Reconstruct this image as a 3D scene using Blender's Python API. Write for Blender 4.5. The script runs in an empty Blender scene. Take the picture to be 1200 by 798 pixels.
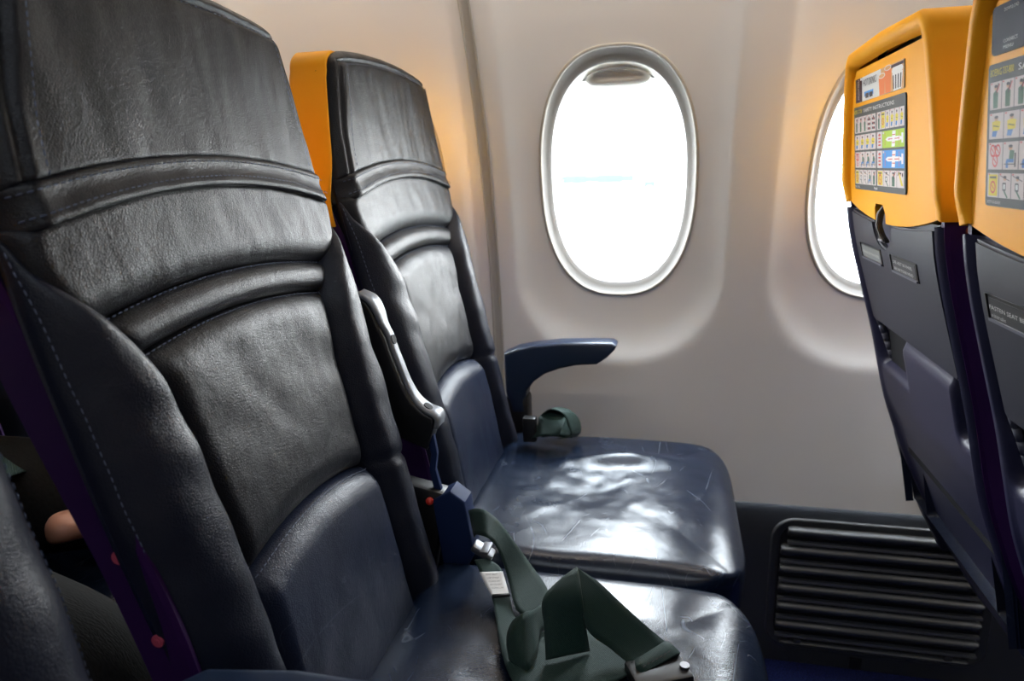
import bpy, bmesh, math, random
from mathutils import Vector, Matrix, noise
random.seed(4)
S = bpy.context.scene
COL = S.collection
PI = math.pi
EYE = 1.09                       # camera height above the carpet; seat profiles below use heights relative to it

# ------------------------------------------------------------------ camera
def look_axes(yaw, pitch, roll):
    f = Vector((-math.sin(yaw)*math.cos(pitch), math.cos(yaw)*math.cos(pitch), -math.sin(pitch)))
    rt = Vector((math.cos(yaw), math.sin(yaw), 0)); up = rt.cross(f)
    c, s = math.cos(roll), math.sin(roll)
    return c*rt + s*up, -s*rt + c*up, f
RT, UP, FW = look_axes(*[math.radians(a) for a in (13.1666, 14.0504, -1.5136)])
cam_d = bpy.data.cameras.new('camera'); cam = bpy.data.objects.new('camera', cam_d); COL.objects.link(cam)
cam.matrix_world = Matrix(((RT.x, UP.x, -FW.x, 0), (RT.y, UP.y, -FW.y, 0), (RT.z, UP.z, -FW.z, EYE), (0, 0, 0, 1)))
cam_d.lens = 24; cam_d.sensor_width = 36; cam_d.clip_start = .01; cam_d.clip_end = 2000
cam_d.dof.use_dof = True; cam_d.dof.focus_distance = .78; cam_d.dof.aperture_fstop = 6.3
S.camera = cam
# ------------------------------------------------------------------ sky, lamps, exposure
W = bpy.data.worlds.new('sky'); S.world = W; W.use_nodes = True
wn = W.node_tree.nodes; wl = W.node_tree.links
bg = wn['Background']
tc = wn.new('ShaderNodeTexCoord'); sp = wn.new('ShaderNodeSeparateXYZ'); rp = wn.new('ShaderNodeValToRGB')
wl.new(tc.outputs['Generated'], sp.inputs[0]); wl.new(sp.outputs['Z'], rp.inputs[0]); wl.new(rp.outputs[0], bg.inputs[0])
rp.color_ramp.elements[0].position = 0.0; rp.color_ramp.elements[0].color = (1, 1, 1, 1)
rp.color_ramp.elements[1].position = .8; rp.color_ramp.elements[1].color = (.80, .90, 1, 1)
bg.inputs[1].default_value = 26.0
S.view_settings.view_transform = 'Standard'; S.view_settings.look = 'None'
S.view_settings.exposure = .40; S.view_settings.gamma = 1.0; S.view_settings.use_curve_mapping = False

def area(name, loc, target, sx, sy, power, col, portal=False):
    d = bpy.data.lights.new(name, 'AREA'); d.shape = 'RECTANGLE'; d.size = sx; d.size_y = sy; d.energy = power; d.color = col
    o = bpy.data.objects.new(name, d); COL.objects.link(o); o.location = loc
    v = Vector(target) - Vector(loc); o.rotation_euler = v.to_track_quat('-Z', 'Y').to_euler()
    if portal: d.cycles.is_portal = True
    return o
WARM = (1, .87, .73)
# cove lights under the bins along both sidewalls, and the aisle ceiling light
area('cove_light', (.4, 1.02, 1.60), (.4, 1.32, 1.25), 4.4, .05, 8.5, WARM)
area('cove_light', (.4, -1.68, 1.60), (.4, -1.98, 1.25), 4.4, .05, 8.5, WARM)
area('aisle_light', (.4, -.33, 2.02), (.4, -.33, 0), 4.4, .30, 12, (.80, .89, 1))

# ------------------------------------------------------------------ materials
def mat(name, col, rough=.5, metal=0, spec=.5, coat=0, build=None):
    m = bpy.data.materials.new(name); m.use_nodes = True
    b = m.node_tree.nodes['Principled BSDF']
    b.inputs['Base Color'].default_value = (*col, 1); b.inputs['Roughness'].default_value = rough
    b.inputs['Metallic'].default_value = metal; b.inputs['Specular IOR Level'].default_value = spec
    b.inputs['Coat Weight'].default_value = coat
    if build: build(m.node_tree, b)
    return m
def nd(t, kind, **kw):
    n = t.nodes.new(kind)
    for k, v in kw.items():
        if k in n.inputs: n.inputs[k].default_value = v
        else: setattr(n, k, v)
    return n
def objco(t, sc=(1, 1, 1), rot=(0, 0, 0)):
    c = nd(t, 'ShaderNodeTexCoord'); m = nd(t, 'ShaderNodeMapping'); m.inputs['Scale'].default_value = sc; m.inputs['Rotation'].default_value = rot
    t.links.new(c.outputs['Object'], m.inputs[0]); return m.outputs[0]
def math_n(t, op, a, b=None, clamp=False):
    n = nd(t, 'ShaderNodeMath', operation=op); n.use_clamp = clamp
    for i, v in enumerate((a, b)):
        if v is None: continue
        if hasattr(v, 'links'): t.links.new(v, n.inputs[i])
        else: n.inputs[i].default_value = v
    return n.outputs[0]
def ramp(t, f, stops):
    r = nd(t, 'ShaderNodeValToRGB'); e = r.color_ramp.elements
    while len(e) < len(stops): e.new(.5)
    for k, (p, c) in enumerate(stops):
        e[k].position = p; e[k].color = (c, c, c, 1) if not hasattr(c, '__len__') else (*c, 1)
    t.links.new(f, r.inputs[0]); return r.outputs[0]
def bump(t, b, h, strength, dist):
    n = nd(t, 'ShaderNodeBump'); n.inputs['Strength'].default_value = strength; n.inputs['Distance'].default_value = dist
    t.links.new(h, n.inputs['Height'])
    if b.inputs['Normal'].is_linked: t.links.new(b.inputs['Normal'].links[0].from_socket, n.inputs['Normal'])
    t.links.new(n.outputs[0], b.inputs['Normal'])
def mixc(t, f, a, c):
    n = nd(t, 'ShaderNodeMix', data_type='RGBA')
    for i, v in ((0, f), (6, a), (7, c)):
        if hasattr(v, 'links'): t.links.new(v, n.inputs[i])
        else: n.inputs[i].default_value = (*v, 1) if hasattr(v, '__len__') else v
    return n.outputs[2]

def leather(name, c0, c1, r0, r1, wear=0, wr=.13, spec=.28, grain=.28):
    def build(t, b):
        co = objco(t)
        v = nd(t, 'ShaderNodeTexVoronoi', feature='DISTANCE_TO_EDGE'); v.inputs['Scale'].default_value = 420
        t.links.new(co, v.inputs['Vector'])
        g = ramp(t, v.outputs['Distance'], [(0, 0), (.22, 1)])
        n2 = nd(t, 'ShaderNodeTexNoise'); n2.inputs['Scale'].default_value = 160; n2.inputs['Detail'].default_value = 3
        t.links.new(co, n2.inputs['Vector'])
        w = nd(t, 'ShaderNodeTexNoise'); w.inputs['Scale'].default_value = 24; w.inputs['Detail'].default_value = 5; w.inputs['Distortion'].default_value = .8
        t.links.new(objco(t, (1, 1.3, .8)), w.inputs['Vector'])
        bump(t, b, w.outputs['Fac'], wr, .006)
        bump(t, b, math_n(t, 'ADD', math_n(t, 'MULTIPLY', g, .5), n2.outputs['Fac']), grain, .0011)
        big = nd(t, 'ShaderNodeTexNoise'); big.inputs['Scale'].default_value = 7; big.inputs['Detail'].default_value = 4
        t.links.new(co, big.inputs['Vector'])
        f = ramp(t, big.outputs['Fac'], [(.3, 0), (.7, 1)])
        col = mixc(t, f, c0, c1)
        ro = nd(t, 'ShaderNodeMapRange'); t.links.new(big.outputs['Fac'], ro.inputs[0])
        ro.inputs['From Min'].default_value = .3; ro.inputs['From Max'].default_value = .7; ro.inputs['To Min'].default_value = r0; ro.inputs['To Max'].default_value = r1
        t.links.new(ro.outputs[0], b.inputs['Roughness'])
        if wear:
            dn = nd(t, 'ShaderNodeTexNoise'); dn.inputs['Scale'].default_value = 9; dn.inputs['Detail'].default_value = 3
            t.links.new(co, dn.inputs['Vector'])
            ad = nd(t, 'ShaderNodeMix', data_type='VECTOR'); ad.inputs[0].default_value = .07
            t.links.new(co, ad.inputs[4]); t.links.new(dn.outputs['Color'], ad.inputs[5])
            total = None
            for sc, wd, th, rot, st in ((5, .0030, .50, .4, 3.5), (7, .0035, .52, 1.9, 4), (9, .0040, .54, 2.7, 2.5), (16, .006, .56, 1.1, 2), (22, .008, .55, 3.6, 2)):
                cv = nd(t, 'ShaderNodeTexNoise'); cv.inputs['Scale'].default_value = sc; cv.inputs['Detail'].default_value = 1
                t.links.new(objco(t, (1, 1/st, 1), (0, 0, rot)), cv.inputs['Vector'])
                dv = math_n(t, 'ABSOLUTE', math_n(t, 'SUBTRACT', cv.outputs['Fac'], .5+.03*math.sin(sc)))
                ln = ramp(t, dv, [(0, 1), (wd*.6, 0)])
                mk = nd(t, 'ShaderNodeTexNoise'); mk.inputs['Scale'].default_value = sc*1.5; mk.inputs['Detail'].default_value = 3; t.links.new(objco(t, (1, 1, 1), (0, 0, rot+1)), mk.inputs['Vector'])
                mm = ramp(t, mk.outputs['Fac'], [(th, 0), (th+.08, 1)])
                x = math_n(t, 'MULTIPLY', ln, mm)
                total = x if total is None else math_n(t, 'MAXIMUM', total, x)
            col = mixc(t, math_n(t, 'MULTIPLY', total, wear), col, (.30, .34, .40))
            bump(t, b, total, -.35, .0012)
        t.links.new(col, b.inputs['Base Color'])
    return mat(name, c0, r0, spec=spec, build=build)
M = {}
M['leather'] = leather('black_navy_leather', (.003, .0035, .0058), (.006, .0065, .0095), .34, .43)
M['leather_seat'] = leather('worn_glossy_leather', (.005, .010, .024), (.009, .016, .034), .19, .29, wear=.17, wr=.07, grain=.12, spec=.5)
M['leather_blue'] = leather('blue_lit_leather', (.007, .011, .026), (.011, .016, .035), .31, .40, wear=.10)  # navy tint stands in for blue light on the lower backrest leather
M['leather_side'] = leather('blue_lit_bolster_leather', (.005, .007, .015), (.009, .011, .021), .31, .42)  # bolster copy of the leather, bluish light put into its colour
M['thread'] = mat('blue_grey_thread', (.075, .095, .155), .7)
M['core'] = mat('dark_foam_backing', (.004, .004, .006), .8)
def fine(scale, strength, dist):
    def build(t, b):
        n = nd(t, 'ShaderNodeTexNoise'); n.inputs['Scale'].default_value = scale; n.inputs['Detail'].default_value = 2
        t.links.new(objco(t), n.inputs['Vector']); bump(t, b, n.outputs['Fac'], strength, dist)
    return build
M['orange'] = mat('golden_yellow_plastic', (.87, .375, .013), .5, spec=.10, build=fine(700, .12, .0006))
M['shell'] = mat('navy_plastic', (.020, .020, .052), .42, build=fine(900, .2, .0006))
M['tray'] = mat('dark_slate_plastic', (.014, .016, .030), .48, spec=.4, build=fine(900, .22, .0006))
M['rail'] = mat('purple_lit_plastic', (.024, .004, .050), .5, spec=.2)  # side rail plastic, purple ambient light put into its base colour
M['rail_edge'] = mat('grey_blue_plastic_edge', (.10, .105, .14), .35)
M['arm'] = mat('navy_gloss_plastic', (.012, .022, .048), .3, build=fine(500, .06, .0006))
M['silver'] = mat('brushed_grey_trim', (.19, .20, .22), .42, metal=.3)
M['metal'] = mat('dull_steel', (.20, .20, .21), .48, metal=1)
M['black'] = mat('black_plastic', (.006, .006, .007), .4)
M['blue_clip'] = mat('bright_blue_plastic', (.007, .018, .065), .6, spec=.2)
M['red'] = mat('red_pin', (.5, .03, .02), .3)
M['copper'] = mat('copper_screw', (.35, .10, .07), .35, metal=.4)
M['pink'] = mat('pink_screw', (.42, .06, .10), .45)
def wall_build(t, b):
    n = nd(t, 'ShaderNodeTexNoise'); n.inputs['Scale'].default_value = 260; n.inputs['Detail'].default_value = 3
    t.links.new(objco(t), n.inputs['Vector']); bump(t, b, n.outputs['Fac'], .08, .0008)
M['wall'] = mat('off_white_laminate', (.745, .75, .755), .5, spec=.3, build=wall_build)
M['trim'] = mat('warm_grey_trim', (.40, .39, .36), .4)
M['reveal'] = mat('grey_window_reveal', (.27, .26, .25), .7, spec=.15)
M['liner'] = mat('cream_window_liner', (.78, .76, .70), .45)
M['shade'] = mat('grey_shade_plastic', (.32, .31, .30), .45)
M['handle'] = mat('cream_shade_handle', (.62, .60, .56), .4)
M['bezel'] = mat('beige_window_bezel', (.42, .40, .36), .5, spec=.2)
M['kick'] = mat('charcoal_lower_panel', (.034, .037, .042), .45, build=fine(500, .15, .0008))
M['slat'] = mat('charcoal_slat', (.10, .108, .118), .34)
M['ceil'] = mat('white_ceiling_panel', (.62, .60, .57), .6)
def carpet_build(t, b):
    n = nd(t, 'ShaderNodeTexNoise'); n.inputs['Scale'].default_value = 320; n.inputs['Detail'].default_value = 2
    t.links.new(objco(t), n.inputs['Vector'])
    t.links.new(mixc(t, ramp(t, n.outputs['Fac'], [(.35, 0), (.65, 1)]), (.004, .006, .03), (.02, .03, .14)), b.inputs['Base Color'])
    bump(t, b, n.outputs['Fac'], .9, .004)
M['carpet'] = mat('blue_carpet', (.01, .015, .08), .95, spec=.1, build=carpet_build)
def web_build(t, b):
    w = nd(t, 'ShaderNodeTexWave', bands_direction='DIAGONAL'); w.inputs['Scale'].default_value = 330; w.inputs['Distortion'].default_value = .6
    t.links.new(objco(t), w.inputs['Vector'])
    n = nd(t, 'ShaderNodeTexNoise'); n.inputs['Scale'].default_value = 500; t.links.new(objco(t), n.inputs['Vector'])
    h = math_n(t, 'ADD', w.outputs['Fac'], n.outputs['Fac'])
    bump(t, b, h, .5, .0008)
    t.links.new(mixc(t, math_n(t, 'MULTIPLY', h, .5), (.004, .016, .013), (.013, .042, .034)), b.inputs['Base Color'])
    b.inputs['Sheen Weight'].default_value = .08
M['web'] = mat('dark_green_webbing', (.02, .05, .042), .6, spec=.2, build=web_build)
M['tag'] = mat('white_tag', (.75, .75, .74), .5)
M['ink'] = mat('grey_print', (.16, .16, .17), .6)
def glass_mat():
    m = bpy.data.materials.new('window_glass'); m.use_nodes = True; t = m.node_tree; t.nodes.clear()
    o = nd(t, 'ShaderNodeOutputMaterial'); tr = nd(t, 'ShaderNodeBsdfTransparent'); gl = nd(t, 'ShaderNodeBsdfGlossy'); mx = nd(t, 'ShaderNodeMixShader')
    tr.inputs[0].default_value = (.96, .97, .97, 1); gl.inputs['Roughness'].default_value = .03
    fr = nd(t, 'ShaderNodeFresnel'); fr.inputs[0].default_value = 1.3
    t.links.new(fr.outputs[0], mx.inputs[0]); t.links.new(tr.outputs[0], mx.inputs[1]); t.links.new(gl.outputs[0], mx.inputs[2]); t.links.new(mx.outputs[0], o.inputs[0])
    return m
M['glass'] = glass_mat()
def cloth_build(c0, c1, sc):
    def build(t, b):
        w = nd(t, 'ShaderNodeTexNoise'); w.inputs['Scale'].default_value = sc; w.inputs['Detail'].default_value = 4
        t.links.new(objco(t, (1, 3, 1)), w.inputs['Vector'])
        t.links.new(mixc(t, w.outputs['Fac'], c0, c1), b.inputs['Base Color']); bump(t, b, w.outputs['Fac'], .5, .002)
    return build
M['trouser'] = mat('charcoal_trousers', (.03, .03, .03), .95, spec=.08, build=cloth_build((.009, .009, .009), (.024, .024, .023), 180))
M['jacket'] = mat('black_jacket', (.008, .008, .009), .95, spec=.05, build=cloth_build((.006, .006, .007), (.014, .014, .015), 120))
M['skin'] = mat('skin', (.42, .20, .13), .5, build=fine(90, .2, .002))
M['hair'] = mat('dark_hair', (.02, .014, .01), .6)
M['apron'] = mat('pale_concrete', (.55, .55, .53), .9, build=fine(1.5, .2, .01))
M['pale_blue'] = mat('blue_painted_metal', (.036, .048, .056), .7, spec=.1)
M['line'] = mat('dark_line_paint', (.012, .02, .028), .8, spec=.1)

# ------------------------------------------------------------------ helpers
def link(o, parent=None):
    COL.objects.link(o)
    if parent is not None: o.parent = parent
    return o
def mesh_obj(name, verts, faces, m, parent=None, smooth=True, mats=None, fmat=None):
    me = bpy.data.meshes.new(name); me.from_pydata([tuple(v) for v in verts], [], faces); me.update()
    for k in (mats or [m]): me.materials.append(k)
    if fmat: me.polygons.foreach_set('material_index', fmat)
    me.polygons.foreach_set('use_smooth', [smooth]*len(me.polygons))
    return link(bpy.data.objects.new(name, me), parent)
def bm_obj(name, bm, m, parent=None, smooth=False, angle=None):
    me = bpy.data.meshes.new(name); bmesh.ops.recalc_face_normals(bm, faces=bm.faces); bm.to_mesh(me); bm.free()
    me.materials.append(m); me.polygons.foreach_set('use_smooth', [smooth or angle is not None]*len(me.polygons))
    if angle is not None: me.set_sharp_from_angle(angle=math.radians(angle))
    return link(bpy.data.objects.new(name, me), parent)
def empty(name, loc, label, cat, group=None):
    o = link(bpy.data.objects.new(name, None)); o.location = loc; o.empty_display_size = .1
    o['label'] = label; o['category'] = cat
    if group: o['group'] = group
    return o
def structure(o): o['kind'] = 'structure'; return o
def solid(o, th, off=-1):
    md = o.modifiers.new('thickness', 'SOLIDIFY'); md.thickness = th; md.offset = off; return o
def add_box(bm, c, s, bev=0, seg=2, rot=None):
    r = bmesh.ops.create_cube(bm, size=1); vs = r['verts']
    bmesh.ops.scale(bm, vec=s, verts=vs)
    if bev:
        es = list({e for v in vs for e in v.link_edges})
        g = bmesh.ops.bevel(bm, geom=es, offset=bev, segments=seg, affect='EDGES', profile=.5)
        vs = list({v for f in g['faces'] for v in f.verts} | {v for v in vs if v.is_valid})
    if rot is not None: bmesh.ops.rotate(bm, verts=vs, cent=(0, 0, 0), matrix=rot)
    bmesh.ops.translate(bm, vec=c, verts=vs)
    return vs
def box_obj(name, c, s, m, parent=None, bev=0, rot=None, seg=2):
    bm = bmesh.new(); add_box(bm, c, s, bev, seg, rot); return bm_obj(name, bm, m, parent, angle=40)
def cyl(bm, p0, p1, r0, r1=None, n=16, caps=True):
    p0, p1 = Vector(p0), Vector(p1); d = p1-p0; r1 = r0 if r1 is None else r1
    mtx = Matrix.Translation((p0+p1)/2) @ d.to_track_quat('Z', 'Y').to_matrix().to_4x4()
    bmesh.ops.create_cone(bm, cap_ends=caps, segments=n, radius1=r0, radius2=r1, depth=d.length, matrix=mtx)
def lerp(a, b, t): return a+(b-a)*t
def sstep(a, b, x):
    t = max(0, min(1, (x-a)/(b-a))); return t*t*(3-2*t)
def interp(tab):
    tab = sorted(tab)
    def f(x):
        if x <= tab[0][0]: return tab[0][1]
        for (x0, y0), (x1, y1) in zip(tab, tab[1:]):
            if x <= x1:
                return lerp(y0, y1, (x-x0)/(x1-x0))
        return tab[-1][1]
    return f
def smooth_interp(tab, w):
    f = interp(tab)
    return lambda x: (f(x-w)+2*f(x-w/2)+3*f(x)+2*f(x+w/2)+f(x+w))/9
def catmull(P, n):
    P = [Vector(p) for p in P]; Q = [P[0]*2-P[1]] + P + [P[-1]*2-P[-2]]; out = []
    for i in range(1, len(Q)-2):
        a, b, c, d = Q[i-1:i+3]
        for k in range(n):
            t = k/n
            out.append(.5*((2*b)+(c-a)*t+(2*a-5*b+4*c-d)*t*t+(3*b-a-3*c+d)*t**3))
    out.append(Q[-2]); return out
def grid_faces(nu, nv, off=0, flip=False):
    F = []
    for j in range(nv):
        for i in range(nu):
            a = off+j*(nu+1)+i; q = (a, a+1, a+nu+2, a+nu+1)
            F.append(q[::-1] if flip else q)
    return F
def poly_extrude(name, pts2, y0, y1, m, parent=None, bev=.004, seg=3, plane='XZ', angle=40):
    """pts2 in (x,z) extruded along y (plane XZ) or in (y,z) extruded along x (plane YZ)."""
    bm = bmesh.new()
    P = (lambda p, d: (p[0], d, p[1])) if plane == 'XZ' else (lambda p, d: (d, p[0], p[1]))
    a = [bm.verts.new(P(p, y0)) for p in pts2]; b = [bm.verts.new(P(p, y1)) for p in pts2]
    n = len(pts2); f0 = bm.faces.new(a); f1 = bm.faces.new(b[::-1])
    for i in range(n): bm.faces.new((a[i], b[i], b[(i+1) % n], a[(i+1) % n]))
    bmesh.ops.recalc_face_normals(bm, faces=bm.faces)
    if bev:
        es = [e for e in bm.edges if (f0 in e.link_faces or f1 in e.link_faces)]
        bmesh.ops.bevel(bm, geom=es, offset=bev, segments=seg, affect='EDGES', profile=.5)
    bmesh.ops.triangulate(bm, faces=[f for f in bm.faces if len(f.verts) > 4])
    return bm_obj(name, bm, m, parent, angle=angle)
def text_mesh(txt, size, m, parent, name='lettering', origin=(0, 0, 0), right=(0, -1, 0), up=(0, 0, 1), align='LEFT', width=None):
    c = bpy.data.curves.new('txt', 'FONT'); c.body = txt; c.size = size; c.align_x = align; c.resolution_u = 2
    o = bpy.data.objects.new('txt', c); COL.objects.link(o)
    dg = bpy.context.evaluated_depsgraph_get(); me = bpy.data.meshes.new_from_object(o.evaluated_get(dg))
    bpy.data.objects.remove(o); bpy.data.curves.remove(c)
    me.name = name; me.materials.clear(); me.materials.append(m)
    R_, U_ = Vector(right).normalized(), Vector(up).normalized(); N_ = R_.cross(U_)
    k = 1
    if width:
        xs = [v.co.x for v in me.vertices]; k = width/(max(xs)-min(xs))
    for v in me.vertices: v.co = Vector(origin)+R_*v.co.x*k+U_*v.co.y+N_*.0002
    return link(bpy.data.objects.new(name, me), parent)

def pix(u, v):                    # direction of a ray of the 1200 x 798 photograph, used to measure real places on known planes
    return RT*((u-600)/800) + UP*(-(v-399)/800) + FW
def at_y(u, v, Y):
    d = pix(u, v); return d*(Y/d.y)+Vector((0, 0, EYE))
def at_z(u, v, z):
    d = pix(u, v); return d*((z-EYE)/d.z)+Vector((0, 0, EYE))
# ================================================================== THE SETTING
WPITCH = .508; W0 = -.105
def wall_y(z):                    # curved sidewall: distance from the eye at eye-relative height z
    dz = z+.45; return 1.445-(1.65-math.sqrt(1.65**2-dz*dz))
WA, WB, WZ, WN = .152, .2385, -.026, 2.45
def super_pt(a, b, th, n=WN):
    c, s = math.cos(th), math.sin(th)
    return a*math.copysign(abs(c)**(2/n), c), b*math.copysign(abs(s)**(2/n), s)
def recess(x, z):
    r = .19; qx = abs(x)-.213+r; qz = (-z-.402)+r
    d = math.hypot(max(qx, 0), max(qz, 0))+min(max(qx, qz), 0)-r
    d = -d; s_ = max(0, d)+.006*math.exp(-abs(d)/.006)*.5
    return .040*(1-math.exp(-s_/.055))
ZT, ZB = .56, -.703
def cell_mesh():
    NA, NR = 144, 44; V = []; 
    hx = WPITCH/2
    for k in range(NA):
        th = 2*PI*k/NA
        # target on the cell rectangle: blend angles so that corners are met
        c, s = math.cos(th), math.sin(th)
        top, bot = ZT-WZ, WZ-ZB
        ry = top if s > 0 else bot
        m = max(abs(c), abs(s)); bx, bz = hx*c/m, ry*s/m
        ax, az = super_pt(WA, WB, th)
        for j in range(NR+1):
            t = j/NR; t = t**1.25
            x, z = lerp(ax, bx, t), WZ+lerp(az, bz, t)
            lip = .004*math.exp(-j*1.2)
            V.append((x, wall_y(z)-.017+recess(x, z), z+EYE))
    F = []
    for k in range(NA):
        k2 = (k+1) % NA
        for j in range(NR):
            F.append((k*(NR+1)+j, k*(NR+1)+j+1, k2*(NR+1)+j+1, k2*(NR+1)+j))
    return V, F
cv, cf = cell_mesh()
CELLS = range(-4, 6)
far = structure(link(bpy.data.objects.new('wall_far', None)))
near = structure(link(bpy.data.objects.new('wall_near', None)))
YC = -.33                          # centre line of the cabin
near.location = (2*W0+WPITCH, 2*YC, 0); near.rotation_euler = (0, 0, PI)
me0 = None
for side in (far, near):
    for i in CELLS:
        if me0 is None:
            o = mesh_obj('sidewall_panel', cv, cf, M['wall'], side); me0 = o.data
        else:
            o = link(bpy.data.objects.new('sidewall_panel', me0), side)
        o.location = (W0+i*WPITCH, 0, 0)
# window: bezel, reveal, liner, pane, shade; each window the same meshes
DW = -.17
def RD(x, z): return recess(x, z)-.017
def ring_surface(rows, NA=96):
    """rows: (a, b, depth) superellipse rings, depth measured outwards from the wall surface"""
    V = []; 
    for a, b, d in rows:
        for k in range(NA):
            x, z = super_pt(a, b, 2*PI*k/NA); zz = WZ+z
            ox, oz = super_pt(WA, WB, 2*PI*k/NA); V.append((x, wall_y(WZ+oz)+(zz-WZ-oz)*DW+RD(ox, WZ+oz)+d, zz+EYE))
    F = [(j*NA+k, j*NA+(k+1) % NA, (j+1)*NA+(k+1) % NA, (j+1)*NA+k) for j in range(len(rows)-1) for k in range(NA)]
    return V, F
WM = {}
def window(n, i, side):
    w = structure(link(bpy.data.objects.new('window_%d' % n, None), None))
    if side is near:
        w.location = near.location; w.rotation_euler = near.rotation_euler
    def part(nm, vf, m, smooth=True):
        if nm not in WM: WM[nm] = mesh_obj(nm, *vf(), m, w, smooth); o = WM[nm]
        else: o = link(bpy.data.objects.new(nm, WM[nm].data), w)
        o.location = (W0+i*WPITCH, 0, 0); return o
    part('window_bezel', lambda: ring_surface([(WA+.004, WB+.004, .001), (WA+.003, WB+.003, -.003), (WA, WB, -.0045), (WA-.0025, WB-.0025, -.003), (WA-.003, WB-.003, .004)]), M['bezel'])
    part('window_reveal', lambda: ring_surface([(WA-.003, WB-.003, .002), (WA-.006, WB-.008, .008), (WA-.012, WB-.015, .014), (WA-.018, WB-.023, .017), (WA-.0195, WB-.025, .021)]), M['reveal'])
    part('window_liner', lambda: ring_surface([(WA-.0195, WB-.025, .021), (WA-.021, WB-.028, .034), (WA-.026, WB-.034, .056), (WA-.027, WB-.035, .075)]), M['liner'])
    def pane():
        V, F = [], []
        NA = 64
        for d in (.072, .078):
            b = len(V)
            for k in range(NA):
                x, z = super_pt(WA-.02, WB-.028, 2*PI*k/NA); V.append((x, wall_y(WZ+z)+d+.014, WZ+z+EYE))
            F.append(tuple(range(b, b+NA)))
        F += [(k, (k+1) % NA, NA+(k+1) % NA, NA+k) for k in range(NA)]
        return V, F
    part('window_pane', pane, M['glass'], False)
    def skin():                    # outer skin around the pane keeps daylight out of the wall cavity
        return ring_surface([(WA-.027, WB-.035, .074), (WA+.09, WB+.09, .10)])
    part('window_surround', skin, M['liner'])
    def shade(zlow=.186):
        V, F = [], []; nx, nz = 40, 8
        for layer, dd in ((0, .048), (1, .052)):
            for j in range(nz+1):
                for k in range(nx+1):
                    x = lerp(-.128, .128, k/nx); z0 = zlow; z = lerp(z0, .225, j/nz)
                    V.append((x, wall_y(WZ+z)+dd+.012, WZ+z+EYE))
        n1 = (nx+1)*(nz+1)
        F = grid_faces(nx, nz)+grid_faces(nx, nz, n1, True)
        for k in range(nx): F.append((k, n1+k, n1+k+1, k+1))
        return V, F
    shut = side is near or i > 2 or i < -2  # unseen windows get shut shades, added to cut the daylight on the seats
    part('added_closed_shade' if shut else 'window_shade', (lambda: shade(-.215)) if shut else shade, M['shade'])
    def handle():
        V = []; nx, nz = 32, 14
        for j in range(nz+1):
            for k in range(nx+1):
                u, v = k/nx*2-1, j/nz*2-1
                x = .062*u; hh = .016*(1-abs(u)**3.0)**.5 if abs(u) < 1 else 0
                z = .187+v*hh
                dep = .047-.014*math.sqrt(max(0, 1-u*u))*math.sqrt(max(0, 1-v*v))+.007*math.exp(-((v-.25)/.3)**2)*sstep(.85, .6, abs(u))
                V.append((x, wall_y(WZ+z)+dep+.012, WZ+z+EYE))
        return V, grid_faces(nx, nz)
    part('shade_handle', handle, M['handle'])
    if shut: return w
    # sky portal in the opening
    zc = WZ; y = wall_y(zc)+.13
    p = area('sky_portal', (0, 0, 0), (0, -1, -.1), .30, .46, 1, (1, 1, 1), True)
    p.location = w.matrix_basis @ Vector((W0+i*WPITCH, y, zc+EYE)) if side is near else Vector((W0+i*WPITCH, y, zc+EYE))
    if side is near:
        x = near.location.x-(W0+i*WPITCH); p.location = (x, near.location.y-y, zc+EYE); p.rotation_euler = Vector((0, 1, -.1)).to_track_quat('-Z', 'Y').to_euler()
    return w
order = [0, 1, -1, 2, -2, 3, -3, 4, -4, 5]
n = 0
for side in (far, near):
    for i in order:
        n += 1; window(n, i, side)
# seam trim between panels: every second cell border
def strip_mesh(x0, x1, d, z0, z1, edge=.003):
    V = []; NZ = 40; cols = [(x0, 0), (x0, d), (x0+edge, d+.002), (x0+edge*2, d), (x1-edge*1.6, d-.002), (x1-edge, d+.001), (x1, d), (x1, 0)]
    for j in range(NZ+1):
        z = lerp(z0, z1, j/NZ)
        for x, dd in cols: V.append((x, wall_y(z)-.016-dd, z+EYE))
    return V, grid_faces(len(cols)-1, NZ)
SX = W0-WPITCH/2
k = 0
for side in (far, near):
    for i in (0, 2, -2, 4):
        k += 1
        o = structure(mesh_obj('trim_%d' % k, *strip_mesh(SX-.016, SX+.006, .004, ZB, ZT), M['trim'], None, False))
        if side is near: o.location = near.location; o.rotation_euler = near.rotation_euler; o.location.x -= i*WPITCH
        else: o.location.x = i*WPITCH
XL, XR = W0-WPITCH*4.5, W0+WPITCH*5.5
# lower charcoal panel
def kick_y(z): return wall_y(ZB)-.010
kick_top = wall_y(ZB)
def kick_mesh(side_name):
    V = []; NZ = 12; zs = [lerp(ZB-.002, -EYE, j/NZ) for j in range(NZ+1)]; xs = [XL, XR]
    V = [(x, kick_y(z), z+EYE) for z in zs for x in xs]
    V += [(x, wall_y(ZB)+.01, ZB-.002+EYE) for x in xs]
    F = grid_faces(1, NZ); b = 2*(NZ+1); F.append((0, 1, b+1, b)); return V, F
o = structure(mesh_obj('baseboard_far', *kick_mesh(0), M['kick'], None, False)); 
o2 = structure(mesh_obj('baseboard_near', *kick_mesh(0), M['kick'], None, False)); o2.location = near.location; o2.rotation_euler = near.rotation_euler
KICK = o
YN = 2*YC
yw = wall_y(ZT)
def quad(name, pts, m): return structure(mesh_obj(name, pts, [tuple(range(len(pts)))], m, None, False))
fl = structure(box_obj('floor', ((XL+XR)/2, YC, -.02), (XR-XL, 3.7, .04), M['carpet']))
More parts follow.
